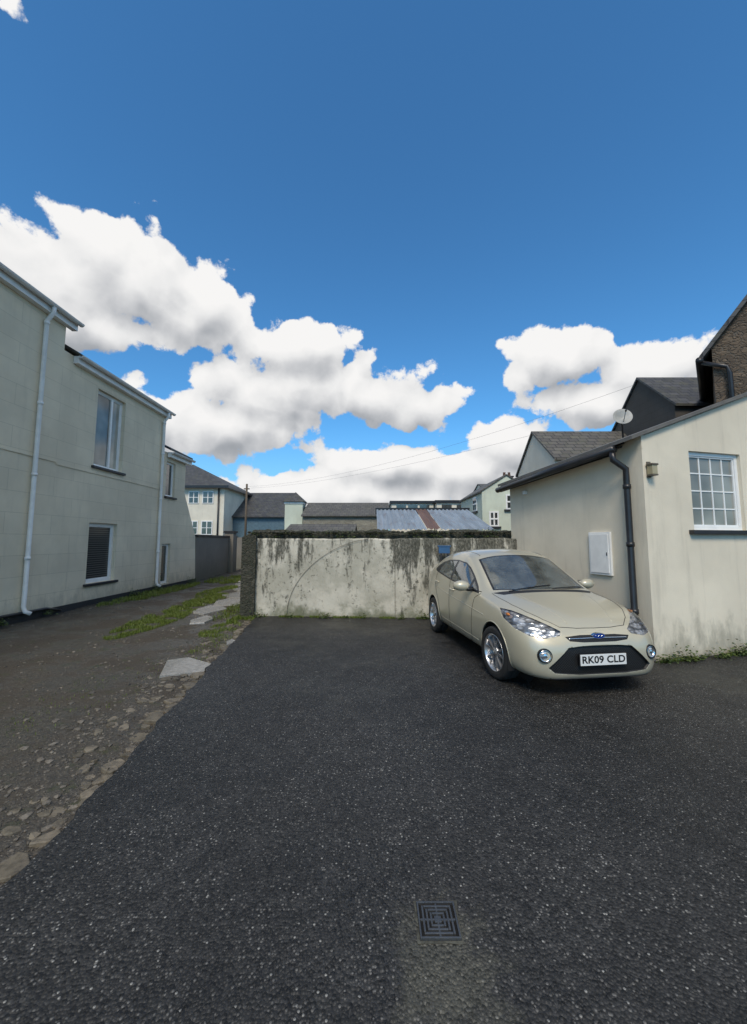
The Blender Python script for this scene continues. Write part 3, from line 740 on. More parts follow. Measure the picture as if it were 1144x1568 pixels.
gable_house('slate_roofed_cottage', 5.4, 8.35, 11.7, 14.7, 4.0, 5.15, 'x', m_hwhite, m_slateB, .12)
gable_house('dark_slate_gabled_house', 8.4, 13, 10.8, 13.6, 5.35, 6.62, 'x', m_dwall, m_slateA, .12, ridge=12.2)
E = empty('stone_gabled_house'); gh = V((.76, -.65, 0)).normalized(); gd = V((.65, .76, 0)).normalized(); k0 = V((7.42, 8.38, 0))
hw, sl, ze_, dp = 3.2, 1.3, 5.75, 6.0
def gp(a, b, z): return k0 + gh * a + gd * b + V((0, 0, z))
mb = MB()
for b in (0, dp): mb.face([gp(0, b, 0), gp(2 * hw, b, 0), gp(2 * hw, b, ze_), gp(hw, b, ze_ + sl * hw), gp(0, b, ze_)], m_stone)
for a in (0, 2 * hw): mb.face([gp(a, 0, 0), gp(a, dp, 0), gp(a, dp, ze_), gp(a, 0, ze_)], m_stone)
mb.obj('walls', E); mb = MB()
for (ae_, sg) in ((-.22, 1), (2 * hw + .22, -1)):
    pts = [gp(ae_, -.12, ze_ - .22 * sl), gp(hw, -.12, ze_ + sl * hw), gp(hw, dp + .1, ze_ + sl * hw), gp(ae_, dp + .1, ze_ - .22 * sl)]
    mb.mesh(pts + [p + V((0, 0, .13)) for p in pts], [(0, 1, 2, 3), (4, 5, 6, 7), (0, 1, 5, 4), (2, 3, 7, 6), (3, 0, 4, 7)], m_slateY)
mb.obj('roof', E)
mb = MB(); mb.tube([gp(-.22, -.15, 5.5), gp(-.22, dp, 5.5)], .07, m_black, 10)
mb.tube([gp(-.18, -.08, 5.45), gp(.22, -.08, 5.25), gp(.26, -.07, 5.1), gp(.26, -.07, 1)], .045, m_black, 10); mb.obj('gutter_downpipe', E)

TP = empty('telegraph_pole'); mb = MB(); m_wood = simple('pole_wood', (.10, .075, .05), .8)
mb.tube([(-9.3, 29, 0), (-9.3, 29, 5.7)], [.09, .07], m_wood, 10); mb.box((-9.5, 28.95, 5.3), (-9.1, 29.05, 5.38), m_wood); mb.obj('pole', TP)
mb = MB()
def wire(a, b, sag, r=.008):
    a = V(a); b = V(b); mb.tube([a.lerp(b, t / 30) - V((0, 0, sag * 4 * (t / 30) * (1 - t / 30))) for t in range(31)], r, m_wire, 5)
wire((-9.3, 29, 5.5), (8.6, 12.3, 6.6), .7, .004); wire((-9.0, 29, 5.4), (5.45, 13, 5.1), .35, .0035)
mb.obj('overhead_wires')

# ------------------------------------------------------------ car
def build_car():
    car = empty('parked_car')
    m_paint, nt, b = newmat('car_paint_cream')
    nn = noi(nt, coords(nt), 900, 1)
    dustz = nd(nt, 'ShaderNodeSeparateXYZ', {0: nd(nt, 'ShaderNodeTexCoord').outputs['Object']}).outputs[2]
    pc = mix(nt, nn, (.47, .43, .32), (.53, .49, .37))
    pc = mix(nt, M(nt, 'MULTIPLY', sm(nt, M(nt, 'ADD', dustz, M(nt, 'MULTIPLY', noi(nt, coords(nt), 6, 4, .7), .3)), .25, .65, 1, 0), .35), pc, (.20, .18, .14))
    setb(nt, b, Base_Color=pc, Roughness=.38, Metallic=.25)
    b.inputs['Coat Weight'].default_value = .8; b.inputs['Coat Roughness'].default_value = .06
    m_trim = simple('car_black_trim', (.012, .012, .013), .3); m_plast = simple('car_black_plastic', (.02, .02, .021), .6, bmp=.2, bscale=300)
    m_int = simple('car_interior', (.06, .06, .06), .8); m_chr = simple('chrome', (.75, .75, .76), .08, 1.0, var=.02)
    m_alloy = simple('alloy', (.50, .50, .51), .28, .85, var=.04); m_rub = simple('tyre_rubber', (.018, .018, .018), .75, bmp=.2)
    m_g, nt, b = newmat('car_glass'); nt.nodes.remove(b); out = nt.nodes['Material Output']
    fr = nd(nt, 'ShaderNodeFresnel', {0: 1.6}).outputs[0]
    tr = nd(nt, 'ShaderNodeBsdfTransparent', {0: (.74, .79, .76, 1)}).outputs[0]; gl = nd(nt, 'ShaderNodeBsdfGlossy', {0: (.97, .98, 1, 1), 1: .03}).outputs[0]
    df = nd(nt, 'ShaderNodeBsdfDiffuse', {0: (.50, .54, .50, 1)}).outputs[0]  # pale dusty film added to imitate the sky's reflection in the windscreen
    dn = sm(nt, noi(nt, coords(nt), 3.0, 4, .6), .3, .7, .10, .26)
    base_ = nd(nt, 'ShaderNodeMixShader', {0: dn, 1: tr, 2: df}).outputs[0]
    mx = nd(nt, 'ShaderNodeMixShader', {0: M(nt, 'ADD', M(nt, 'MULTIPLY', fr, 1.2), .03, clamp=True), 1: base_, 2: gl}).outputs[0]; nt.links.new(mx, out.inputs[0])
    m_lens, nt, b = newmat('lens_cover'); nt.nodes.remove(b); out = nt.nodes['Material Output']
    fr = nd(nt, 'ShaderNodeFresnel', {0: 1.45}).outputs[0]
    tr = nd(nt, 'ShaderNodeBsdfTransparent', {0: (.94, .96, .97, 1)}).outputs[0]; gl = nd(nt, 'ShaderNodeBsdfGlossy', {0: (1, 1, 1, 1), 1: .01}).outputs[0]
    nt.links.new(nd(nt, 'ShaderNodeMixShader', {0: fr, 1: tr, 2: gl}).outputs[0], out.inputs[0])
    m_refl, nt, b = newmat('headlight_reflector')
    vv = nd(nt, 'ShaderNodeTexVoronoi', {'Vector': coords(nt, (1, 1, 2.2)), 'Scale': 16.0})
    setb(nt, b, Base_Color=mix(nt, sm(nt, vv.outputs[0], .35, .7), (.62, .63, .66), (.18, .19, .21)), Metallic=.6, Roughness=.28, Normal=bump(nt, vv.outputs[0], .6, .02))
    m_grl, nt, b = newmat('grille_mesh')
    s = nd(nt, 'ShaderNodeSeparateXYZ', {0: nd(nt, 'ShaderNodeTexCoord').outputs['Object']})
    g1 = M(nt, 'FRACT', M(nt, 'MULTIPLY', M(nt, 'ADD', s.outputs[1], s.outputs[2]), 38.0)); g2 = M(nt, 'FRACT', M(nt, 'MULTIPLY', M(nt, 'SUBTRACT', s.outputs[1], s.outputs[2]), 38.0))
    gm = M(nt, 'MAXIMUM', sm(nt, g1, .75, .85), sm(nt, g2, .75, .85))
    setb(nt, b, Base_Color=mix(nt, gm, (.003, .003, .003), (.018, .018, .019)), Roughness=.5, Normal=bump(nt, gm, 1, .01))
    mats = [m_paint, m_trim, m_g, m_refl, m_grl, m_plast]

    # x, zb, wb, wm, zm, zs, ws, wr, zr, zc
    ST = [(-1.93, .42, .30, .46, .58, .74, .42, .30, .82, .84),
          (-1.91, .28, .60, .70, .58, .86, .62, .46, .93, .96),
          (-1.82, .23, .70, .79, .60, .97, .72, .52, 1.06, 1.10),
          (-1.64, .21, .75, .835, .64, 1.05, .775, .53, 1.245, 1.30),
          (-1.35, .20, .77, .855, .66, 1.08, .805, .555, 1.345, 1.405),
          (-.85, .19, .775, .858, .66, 1.045, .82, .585, 1.43, 1.485),
          (-.35, .19, .775, .858, .66, 1.0, .828, .60, 1.45, 1.512),
          (-.02, .19, .775, .858, .66, .965, .83, .60, 1.425, 1.488),
          (.16, .19, .775, .858, .66, .945, .83, .598, 1.372, 1.435),
          (.36, .19, .775, .858, .66, .93, .828, .616, 1.262, 1.325),
          (.62, .19, .775, .858, .66, .91, .822, .652, 1.115, 1.185),
          (.84, .19, .775, .858, .66, .895, .818, .688, .985, 1.06),
          (.97, .19, .775, .858, .66, .885, .812, .695, .942, 1.005),
          (1.15, .19, .775, .858, .66, .872, .81, .685, .925, .972),
          (1.40, .19, .775, .855, .65, .84, .80, .65, .885, .925),
          (1.62, .18, .765, .84, .62, .79, .765, .585, .83, .862),
          (1.79, .18, .72, .795, .56, .715, .70, .50, .765, .79),
          (1.90, .185, .64, .72, .50, .63, .615, .42, .685, .705),
          (1.975, .20, .53, .60, .44, .55, .51, .34, .60, .615),
          (2.01, .25, .38, .44, .38, .47, .38, .25, .50, .51)]
    rings = []
    for (x, zb, wb, wm, zm, zs, ws, wr, zr, zc) in ST:
        L3 = lambda t: (ws + (wr - ws) * t, zs + (zr - zs) * t)
        h = [(0, zb), (wb * .7, zb), (wb, zb + .005), (wm * .985, zb + (zm - zb) * .25), (wm, zb + (zm - zb) * .62), (wm * .998, zm), (ws + (wm - ws) * .62, zm + (zs - zm) * .6), (ws, zs)]
        p = L3(.3); q = L3(.75)
        bow = .012 if zr - zs > .15 else 0
        h += [(p[0] + bow, p[1]), (q[0] + bow, q[1]), (wr, zr), (wr * .6, zr + (zc - zr) * .72), (0, zc)]
        ring = [(x, y, z) for y, z in h] + [(x, -y, z) for y, z in h[-2:0:-1]]
        rings.append(ring)
    nr = len(rings[0]); vs = [p for r in rings for p in r]; fs = []
    for i in range(len(rings) - 1):
        for k in range(nr):
            k2 = (k + 1) % nr; fs.append((i * nr + k, i * nr + k2, (i + 1) * nr + k2, (i + 1) * nr + k))
    for idx, xo in ((0, -1.933), (len(rings) - 1, 2.016)):
        r = rings[idx]; zc_ = sum(p[2] for p in r) / nr; vs.append((xo, 0, zc_)); ci = len(vs) - 1
        for k in range(nr):
            f = (idx * nr + k, idx * nr + (k + 1) % nr, ci); fs.append(f if idx else f[::-1])
    me = bpy.data.meshes.new('tmp'); me.from_pydata(vs, [], fs); ob = bpy.data.objects.new('tmp', me); scene.collection.objects.link(ob)
    sb = ob.modifiers.new('s', 'SUBSURF'); sb.levels = 3
    dg = bpy.context.evaluated_depsgraph_get(); me2 = bpy.data.meshes.new_from_object(ob.evaluated_get(dg)); bpy.data.objects.remove(ob)
    bm = bmesh.new(); bm.from_mesh(me2); bmesh.ops.recalc_face_normals(bm, faces=bm.faces)
    for f in bm.faces: f.smooth = True; f.material_index = 0
    bvh = BVHTree.FromBMesh(bm)

    def imprint(pts, d, filt, mi, delete=False):
        pts = [V(p) for p in pts]; d = V(d).normalized(); e1 = d.orthogonal().normalized(); e2 = d.cross(e1)
        P2 = [(p.dot(e1), p.dot(e2)) for p in pts]; m = .05
        lo = (min(p[0] for p in P2) - m, min(p[1] for p in P2) - m); hi = (max(p[0] for p in P2) + m, max(p[1] for p in P2) + m)
        cand = []
        for f in bm.faces:
            c = f.calc_center_median()
            if not filt(c): continue
            a, b_ = c.dot(e1), c.dot(e2)
            if lo[0] < a < hi[0] and lo[1] < b_ < hi[1] and f.normal.dot(d) > .05: cand.append(f)
        for i in range(len(pts)):
            p, q_ = pts[i], pts[(i + 1) % len(pts)]; no = (q_ - p).cross(d)
            if no.length < 1e-7: continue
            es = {e for f in cand for e in f.edges}; vv_ = {v for f in cand for v in f.verts}
            r = bmesh.ops.bisect_plane(bm, geom=list(cand) + list(es) + list(vv_), dist=1e-5, plane_co=p, plane_no=no.normalized())
            cand = list({g_ for g_ in r['geom'] if isinstance(g_, bmesh.types.BMFace) and g_.is_valid} | {f for f in cand if f.is_valid})
        def inside(a, b_):
            r = False; j = len(P2) - 1
            for i in range(len(P2)):
                if (P2[i][1] > b_) != (P2[j][1] > b_) and a < (P2[j][0] - P2[i][0]) * (b_ - P2[i][1]) / (P2[j][1] - P2[i][1]) + P2[i][0]: r = not r
                j = i
            return r
        sel = []
        for f in cand:
            c = f.calc_center_median()
            if inside(c.dot(e1), c.dot(e2)): f.material_index = mi; sel.append(f)
        if delete: bmesh.ops.delete(bm, geom=sel, context='FACES'); return []
        return sel
    my = lambda pts, s: [(p[0], p[1] * s, p[2]) for p in pts]
    heads = []
    for s in (1, -1):
        side = lambda c, s=s: c.y * s > .35
        S2 = lambda pts, s=s: [(x, s, z) for x, z in pts]
        imprint(S2([(.74, .955), (.62, 1.045), (.40, 1.172), (.18, 1.285), (0, 1.345), (-.35, 1.372), (-.80, 1.352), (-1.08, 1.30), (-1.26, 1.225), (-1.31, 1.165), (-1.22, 1.125), (-.9, 1.085), (-.35, 1.03), (.25, .978)]), (0, s, .15), side, 1)
        imprint(S2([(.40, .988), (.40, 1.142), (.17, 1.265), (0, 1.323), (-.30, 1.350), (-.30, 1.042)]), (0, s, .15), side, 2)
        imprint(S2([(-.38, 1.052), (-.38, 1.350), (-.80, 1.330), (-1.02, 1.288), (-1.02, 1.118)]), (0, s, .15), side, 2)
        imprint(S2([(.46, .98), (.46, 1.10), (.66, .985)]), (0, s, .15), side, 2)
        for cx in (1.25, -1.24):
            imprint([(cx + .352 * math.cos(a), s, .305 + .352 * math.sin(a)) for a in [2 * math.pi * k / 32 for k in range(32)]], (0, s, 0), lambda c, s=s: c.y * s > .45, 0, True)
        for f in [f for f in bm.faces if f.calc_center_median().y * s > .52 and min(abs(f.calc_center_median().x - 1.25), abs(f.calc_center_median().x + 1.24)) < .34 and f.calc_center_median().z < .3 and f.normal.z < -.3]:
            bm.faces.remove(f)
        hl = imprint(my([(1.36, .81, .845), (1.52, .745, .845), (1.68, .64, .80), (1.82, .50, .735), (1.90, .39, .675), (1.93, .41, .635), (1.90, .56, .595), (1.82, .69, .61), (1.68, .79, .67), (1.50, .84, .765)], s), (.72, .6 * s, .42), lambda c, s=s: c.y * s > .3 and c.x > 1.2, 3)
        heads.append(hl)
    WS = [(.99, 0, .99), (.965, .35, .985), (.865, .655, .975), (.63, .622, 1.105), (.37, .585, 1.255), (.19, .56, 1.355), (.175, .3, 1.405), (.17, 0, 1.415)]
    ws = WS + [(p[0], -p[1], p[2]) for p in WS[-2:0:-1]]
    imprint(ws, (.6, 0, .8), lambda c: c.x > 0 and c.z > .85, 1)
    ctr = V((.58, 0, 1.19)); imprint([ctr + (V(p) - ctr) * .955 for p in ws], (.6, 0, .8), lambda c: c.x > 0 and c.z > .85, 2)
    imprint([(-1.60, .46, 1.28), (-1.60, -.46, 1.28), (-1.80, -.56, 1.05), (-1.80, .56, 1.05)], (-.8, 0, .5), lambda c: c.x < -1.3 and c.z > .9, 2)
    imprint([(1.06, .6, 1), (1.085, .3, 1), (1.09, 0, 1), (1.085, -.3, 1), (1.06, -.6, 1), (.93, -.69, 1), (.985, -.35, 1), (1.01, 0, 1), (.985, .35, 1), (.93, .69, 1)], (0, 0, 1), lambda c: c.x > .7 and c.z > .85, 5)
    fx = lambda c: c.x > 1.55
    imprint([(2, -.37, .625), (2, -.2, .640), (2, .2, .640), (2, .37, .625), (2, .33, .585), (2, .18, .572), (2, -.18, .572), (2, -.33, .585)], (1, 0, 0), fx, 4)
    low = imprint([(2, -.36, .525), (2, -.2, .54), (2, .2, .54), (2, .36, .525), (2, .47, .43), (2, .58, .325), (2, .52, .275), (2, .25, .255), (2, -.25, .255), (2, -.52, .275), (2, -.58, .325), (2, -.47, .43)], (1, 0, 0), fx, 4)
    def recess(faces, amt, dirv=None, mi=3):
        faces = [f for f in faces if f.is_valid]
        if not faces: return
        for f in faces: f.normal_update()
        r = bmesh.ops.extrude_face_region(bm, geom=faces); nv = [g_ for g_ in r['geom'] if isinstance(g_, bmesh.types.BMVert)]
        for v in nv:
            v.co += (dirv * amt)
            for f in v.link_faces: f.material_index = mi
        bmesh.ops.delete(bm, geom=[f for f in faces if f.is_valid], context='FACES')
    covers = MB()
    for hl, s in zip(heads, (1, -1)):
        hl = [f for f in hl if f.is_valid]
        vid = {}; vl = []; fl = []
        for f in hl:
            idx = []
            for v in f.verts:
                key = tuple(round(c, 6) for c in v.co)
                if key not in vid: vid[key] = len(vl); vl.append(v.co.copy())
                idx.append(vid[key])
            fl.append(tuple(idx))
        covers.mesh(vl, fl, m_lens, True)
        recess(hl, .04, V((-.75, -.55 * s, -.2)))
    recess([f for f in low if f.is_valid], .03, V((-1, 0, 0)), 4)
    me3 = bpy.data.meshes.new('body'); bm.to_mesh(me3)
    for m in mats: me3.materials.append(m)
    body = bpy.data.objects.new('body', me3); scene.collection.objects.link(body); body.parent = car
    bl = bmesh.new(); bl.from_mesh(me3)
    bmesh.ops.delete(bl, geom=[f for f in bl.faces if f.material_index in (2, 3, 4) or f.calc_center_median().x > 1.1 or f.calc_center_median().z < .4], context='FACES')
    bl.normal_update()
    for v in bl.verts: v.co -= v.normal * .022
    for f in bl.faces: f.material_index = 0
    ml = bpy.data.meshes.new('lining'); bl.to_mesh(ml); ml.materials.append(m_int); lo_ = bpy.data.objects.new('interior_lining', ml); scene.collection.objects.link(lo_); lo_.parent = car
    covers.obj('headlight_covers', car)
    mb = MB(); m_amb = simple('amber', (.6, .2, .03), .3)
    for s in (1, -1):
        for (x, y, z, r) in [(1.74, .62, .675, .055), (1.60, .715, .745, .042)]:
            d = V((.8, .45 * s, .1)).normalized()
            mb.lathe([(r, 0), (r * 1.05, .012), (r * .9, .006), (r * .6, -.02), (.005, -.03)], V((x, y * s, z)), d, m_chr, 24)
            mb.ell(V((x, y * s, z)) - d * .005, (r * .42,) * 3, m_chr, 14, 8)
        mb.ell((1.50, .775 * s, .79), (.05, .015, .018), m_amb, 12, 8)
    mb.obj('headlight_bulbs', car)

    def cast(o_, d_):
        h = bvh.ray_cast(V(o_), V(d_).normalized())
        return (h[0], h[1]) if h[0] is not None else (None, None)
    mb = MB()
    def seam(pts, d_, r=.0035, mat=m_trim, n_=14, lift=0.0):
        out = []
        for i in range(len(pts) - 1):
            for k in range(n_ + (1 if i == len(pts) - 2 else 0)):
                p = V(pts[i]).lerp(V(pts[i + 1]), k / n_); h, nn_ = cast(p, d_)
                if h is not None: out.append(h + nn_ * lift)
        if len(out) > 1: mb.tube(out, r, mat, 6)
    for s in (1, -1):
        yy = 1.5 * s; D = (0, -s, 0)
        sp = lambda L_: [(x, yy, z) for x, z in L_]
        seam(sp([(.78, .93), (.66, .86), (.61, .70), (.57, .33), (.50, .265)]), D)
        seam(sp([(.50, .265), (-.78, .265)]), D)
        seam(sp([(-.34, 1.0), (-.345, .7), (-.32, .265)]), D)
        seam(sp([(-1.08, 1.08), (-1.12, .85), (-1.02, .72), (-.90, .60), (-.84, .42), (-.78, .265)]), D)
        seam(sp([(.98, .695), (.3, .735), (-.5, .785), (-1.5, .87)]), D, .006, m_paint, lift=-.002)
        seam(sp([(.80, .34), (-.80, .36)]), D, .006, m_paint, lift=-.002)
        for cx in (1.25, -1.24):
            seam(sp([(cx + .356 * math.cos(a), .305 + .356 * math.sin(a)) for a in [math.radians(-14 + 208 * k / 20) for k in range(21)]]), D, .009, m_paint, 2, lift=-.003)
        seam(sp([(.76, .95), (.25, .971), (-.35, 1.023), (-.9, 1.076), (-1.22, 1.115)]), D, .006, m_trim)
        Dz = (0, 0, -1)
        seam([(.93, .70 * s, 2), (1.15, .695 * s, 2), (1.40, .665 * s, 2), (1.60, .60 * s, 2), (1.76, .50 * s, 2), (1.87, .38 * s, 2)], Dz, .0035)
        seam([(1.10, .46 * s, 2), (1.4, .40 * s, 2), (1.84, .27 * s, 2)], Dz, .007, m_paint, lift=-.003)
        seam([(.10, .50 * s, 2), (-.4, .515 * s, 2), (-1.4, .48 * s, 2)], Dz, .004)
    seam([(1.87, .38, 2), (1.895, .2, 2), (1.90, 0, 2), (1.895, -.2, 2), (1.87, -.38, 2)], (0, 0, -1), .0035)
    seam([(3, -.34, .607), (3, 0, .612), (3, .34, .607)], (-1, 0, 0), .006, m_chr, lift=.004)
    seam([(3, -.56, .215), (3, 0, .212), (3, .56, .215)], (-1, 0, 0), .006, m_plast)
    mb.obj('panel_seams', car)
    mb = MB()
    for s in (1, -1):
        h, nn_ = cast((3, .66 * s, .445), (-1, -.05 * s, 0))
        if h is not None:
            d = (nn_ + V((1, 0, 0))).normalized()
            mb.lathe([(.075, -.03), (.072, .012), (.066, .016), (.062, -.002)], h, d, m_trim, 28)
            mb.lathe([(.060, -.002), (.061, .008), (.052, .012), (.046, -.004)], h, d, m_chr, 28)
            mb.lathe([(.047, -.004), (.03, .004), (.003, .008)], h, d, m_refl, 24); mb.lathe([(.02, .008), (.003, .012)], h, d, m_chr, 16)
    mb.obj('fog_lamps', car)
    mb = MB(); h, nn_ = cast((3, 0, .632), (-1, 0, 0))
    m_bl = simple('badge_blue', (.01, .04, .22), .2)
    def oval(c, ry, rz, th, mat):
        k = 32; a0 = [(c.x, c.y + ry * math.cos(2 * math.pi * i / k), c.z + rz * math.sin(2 * math.pi * i / k)) for i in range(k)]
        a1 = [(p[0] + th, c.y + (p[1] - c.y) * .94, c.z + (p[2] - c.z) * .94) for p in a0]
        mb.mesh(a0 + a1, [tuple(range(k, 2 * k))] + [(i, (i + 1) % k, (i + 1) % k + k, i + k) for i in range(k)], mat)
    oval(V((h.x - .005, 0, .632)), .078, .032, .026, m_chr); oval(V((h.x - .005, 0, .632)), .070, .025, .030, m_bl)
    mb.tube([(h.x + .027, -.045 + .09 * i / 12, .632 + .008 * math.sin(i * 1.3)) for i in range(13)], .0028, m_chr, 6)
    mb.obj('badge', car)
    h, _ = cast((3, 0, .40), (-1, 0, 0)); px = h.x + .012
    mb = MB(); m_plate = simple('plate_white', (.72, .72, .70), .35, var=.03)
    mb.box((px - .02, -.27, .345), (px - .004, .27, .465), m_trim); mb.box((px - .004, -.26, .35), (px + .004, .26, .461), m_plate); mb.obj('number_plate', car, bevel=.002)
    cu = bpy.data.curves.new('t', 'FONT'); cu.body = 'RK09 CLD'; cu.size = .098; cu.align_x = 'CENTER'; cu.align_y = 'CENTER'; cu.extrude = .0006; cu.offset = .0022; cu.space_character = 1.03
    to = bpy.data.objects.new('t', cu); scene.collection.objects.link(to); dg = bpy.context.evaluated_depsgraph_get(); tm = bpy.data.meshes.new_from_object(to.evaluated_get(dg)); bpy.data.objects.remove(to)
    tm.materials.clear(); tm.materials.append(m_trim)
    tx = bpy.data.objects.new('plate_lettering', tm); scene.collection.objects.link(tx); tx.parent = car
    xs_ = [v.co.x for v in tm.vertices]; w = max(xs_) - min(xs_); k = .485 / w
    tx.matrix_local = Matrix(((0, 0, 1, px + .0055), (k, 0, 0, 0), (0, 1.0, 0, .4055), (0, 0, 0, 1)))
    mb = MB()
    for s in (1, -1):
        R = Matrix.Rotation(.15 * s, 3, 'Z')
        mb.ell((.50, .955 * s, 1.005), (.075, .115, .072), m_paint, 24, 16, R)
        mb.obox((.432, .955 * s, 0), (0, 1, 0), (1, 0, 0), -.09, .09, -.003, .004, .955, 1.055, m_chr)
        mb.tube([(.54, .80 * s, .965), (.53, .87 * s, .96), (.51, .92 * s, .975)], [.035, .028, .03], m_trim, 10)
    mb.obj('door_mirrors', car)
    mb = MB()
    for s in (1, -1):
        for x, z in ((-.20, .875), (-1.0, .925)):
            h, nn_ = cast((x, 1.5 * s, z), (0, -s, 0))
            y = abs(h.y)
            mb.tube([(x - .085, (y - .004) * s, z + .004), (x - .07, (y + .022) * s, z + .004), (x, (y + .03) * s, z), (x + .07, (y + .022) * s, z - .004), (x + .085, (y - .004) * s, z - .004)], [.010, .013, .014, .013, .010], m_paint, 10)
    mb.obj('door_handles', car)
    mb = MB()
    for (a, b_) in [((1.0, -.50), (.90, .12)), ((1.0, .10), (.88, .58))]:
        pts = []
        for t in range(9):
            x = a[0] + (b_[0] - a[0]) * (t / 8); y = a[1] + (b_[1] - a[1]) * (t / 8); hh, n_ = cast((x, y, 2), (0, 0, -1)); pts.append(hh + n_ * .014)
        mb.tube(pts, .007, m_trim, 6)
    mb.tube([(-1.2, 0, 1.44), (-1.38, 0, 1.60)], .004, m_trim, 6)
    mb.obj('wipers', car)
    mb = MB()
    mb.box((-1.6, -.70, .28), (1.0, .70, .34), m_int)
    mb.mesh([(.95, -.68, .90), (.95, .68, .90), (.55, .68, .93), (.55, -.68, .93), (.48, -.68, .80), (.48, .68, .80), (.55, .68, .5), (.55, -.68, .5)], [(0, 1, 2, 3), (3, 2, 5, 4), (4, 5, 6, 7)], m_int)
    for y in (-.36, .36):
        mb.obox((0, y, 0), (1, 0, 0), (0, 1, 0), -.30, .25, -.24, .24, .42, .60, m_int)
        mb.mesh([(-.28, y - .23, .55), (-.28, y + .23, .55), (-.42, y + .20, 1.10), (-.42, y - .20, 1.10), (-.40, y - .23, .55), (-.40, y + .23, .55), (-.52, y + .20, 1.10), (-.52, y - .20, 1.10)], [(0, 1, 2, 3), (4, 5, 6, 7), (0, 4, 7, 3), (1, 5, 6, 2), (3, 2, 6, 7)], m_int)
        mb.ell((-.47, y, 1.19), (.05, .13, .09), m_int)
    mb.box((-1.35, -.62, .55), (-1.2, .62, 1.08), m_int); mb.box((-1.2, -.62, .4), (-.8, .62, .58), m_int)
    for y in (-.35, .35): mb.ell((-1.28, y, 1.12), (.05, .12, .07), m_int)
    cx = V((.36, -.36, .93)); ax_ = V((-.85, 0, .5)).normalized(); a1 = V((0, 1, 0)); a2 = ax_.cross(a1)
    mb.tube([cx + (a1 * math.cos(t) + a2 * math.sin(t)) * .18 for t in [2 * math.pi * k / 28 for k in range(29)]], .015, m_trim, 8); mb.ell(cx, (.06, .07, .05), m_trim)
    mb.tube([cx - a1 * .17, cx + a1 * .17], .018, m_trim, 8)
    mb.ell((.30, 0, 1.285), (.015, .11, .03), m_trim)
    mb.obj('interior', car)
    m_disc = simple('brake_disc', (.2, .19, .18), .4, .8)
    for (wx, nm) in ((1.25, 'front'), (-1.24, 'rear')):
        for s in (1, -1):
            mb = MB(); o_ = V((wx, .755 * s, .303)); ax = V((0, s, 0))
            if nm == 'front': ax = V((-.10 * 1, s, 0)).normalized() if s > 0 else V((.10, s, 0)).normalized()
            mb.lathe([(.20, -.10), (.235, -.108), (.28, -.106), (.297, -.088), (.303, -.05), (.303, -.002), (.298, 0), (.303, .002), (.303, .05), (.297, .088), (.285, .100), (.262, .106), (.255, .104), (.248, .107), (.225, .102), (.212, .096)], o_, ax, m_rub, 64)
            mb.lathe([(.214, .094), (.216, .100), (.209, .103), (.203, .098), (.199, .082), (.192, .07), (.19, -.09), (.16, -.095)], o_, ax, m_alloy, 64)
            mb.lathe([(.192, -.03), (.001, -.03)], o_, ax, m_trim, 32)
            mb.lathe([(.135, .0), (.135, .012), (.06, .014)], o_, ax, m_disc, 40)
            mb.lathe([(.062, .02), (.060, .072), (.05, .082), (.032, .084), (.03, .088), (.002, .09)], o_, ax, m_alloy, 32)
            b1 = ax.orthogonal().normalized(); b2 = ax.cross(b1)
            for k in range(5):
                for off in (-.115, .115):
                    t0 = 2 * math.pi * k / 5; tin = t0 + off * .9; tout = t0 + off * 2.3
                    e0 = (b1 * math.cos(tin) + b2 * math.sin(tin)); e1_ = (b1 * math.cos(tout) + b2 * math.sin(tout))
                    A_ = o_ + e0 * .04 + ax * .078; B_ = o_ + e1_ * .202 + ax * .086; dr = (B_ - A_).normalized(); w_ = dr.cross(ax).normalized()
                    prof = [(-.015, -.028), (-.011, 0), (.011, 0), (.015, -.028)]; vs_ = []
                    for (PP, sc) in ((A_, 1.15), (A_.lerp(B_, .5) + ax * .006, .9), (B_, 1.05)):
                        for (pw, pn) in prof: vs_.append(PP + w_ * pw * sc + ax * pn)
                    mb.mesh(vs_, [(i * 4 + j, i * 4 + j + 1, i * 4 + j + 5, i * 4 + j + 4) for i in range(2) for j in range(3)], m_alloy, False)
                a_ = 2 * math.pi * (k + .5) / 5; mb.ell(o_ + (b1 * math.cos(a_) + b2 * math.sin(a_)) * .036 + ax * .082, (.006,) * 3, m_trim, 8, 6)
            mb.obj('wheel_%s_%s' % (nm, 'left' if s > 0 else 'right'), car)
            mb = MB(); vs_ = []; fs_ = []; K = 28
            for k in range(K + 1):
                a = math.radians(-20 + 220 * k / K)
                for yy in (.50, .835): vs_.append((wx + .350 * math.cos(a), yy * s, .305 + .350 * math.sin(a)))
            fs_ = [(2 * k, 2 * k + 1, 2 * k + 3, 2 * k + 2) for k in range(K)]
            mb.mesh(vs_, fs_, m_plast, True)
            mb.mesh([(wx + .355 * math.cos(2 * math.pi * k / 32), .50 * s, .305 + .355 * math.sin(2 * math.pi * k / 32)) for k in range(32)], [tuple(range(32))], m_plast)
            mb.obj('arch_liner', car)
    mb = MB(); mb.box((-1.75, -.5, .18), (1.85, .5, .26), m_plast); mb.obj('underbody', car)
    return car
car = build_car()
car.location = (1.995, 5.956, .002); car.rotation_euler = (0, 0, math.radians(-82)); car.scale = (.95,) * 3

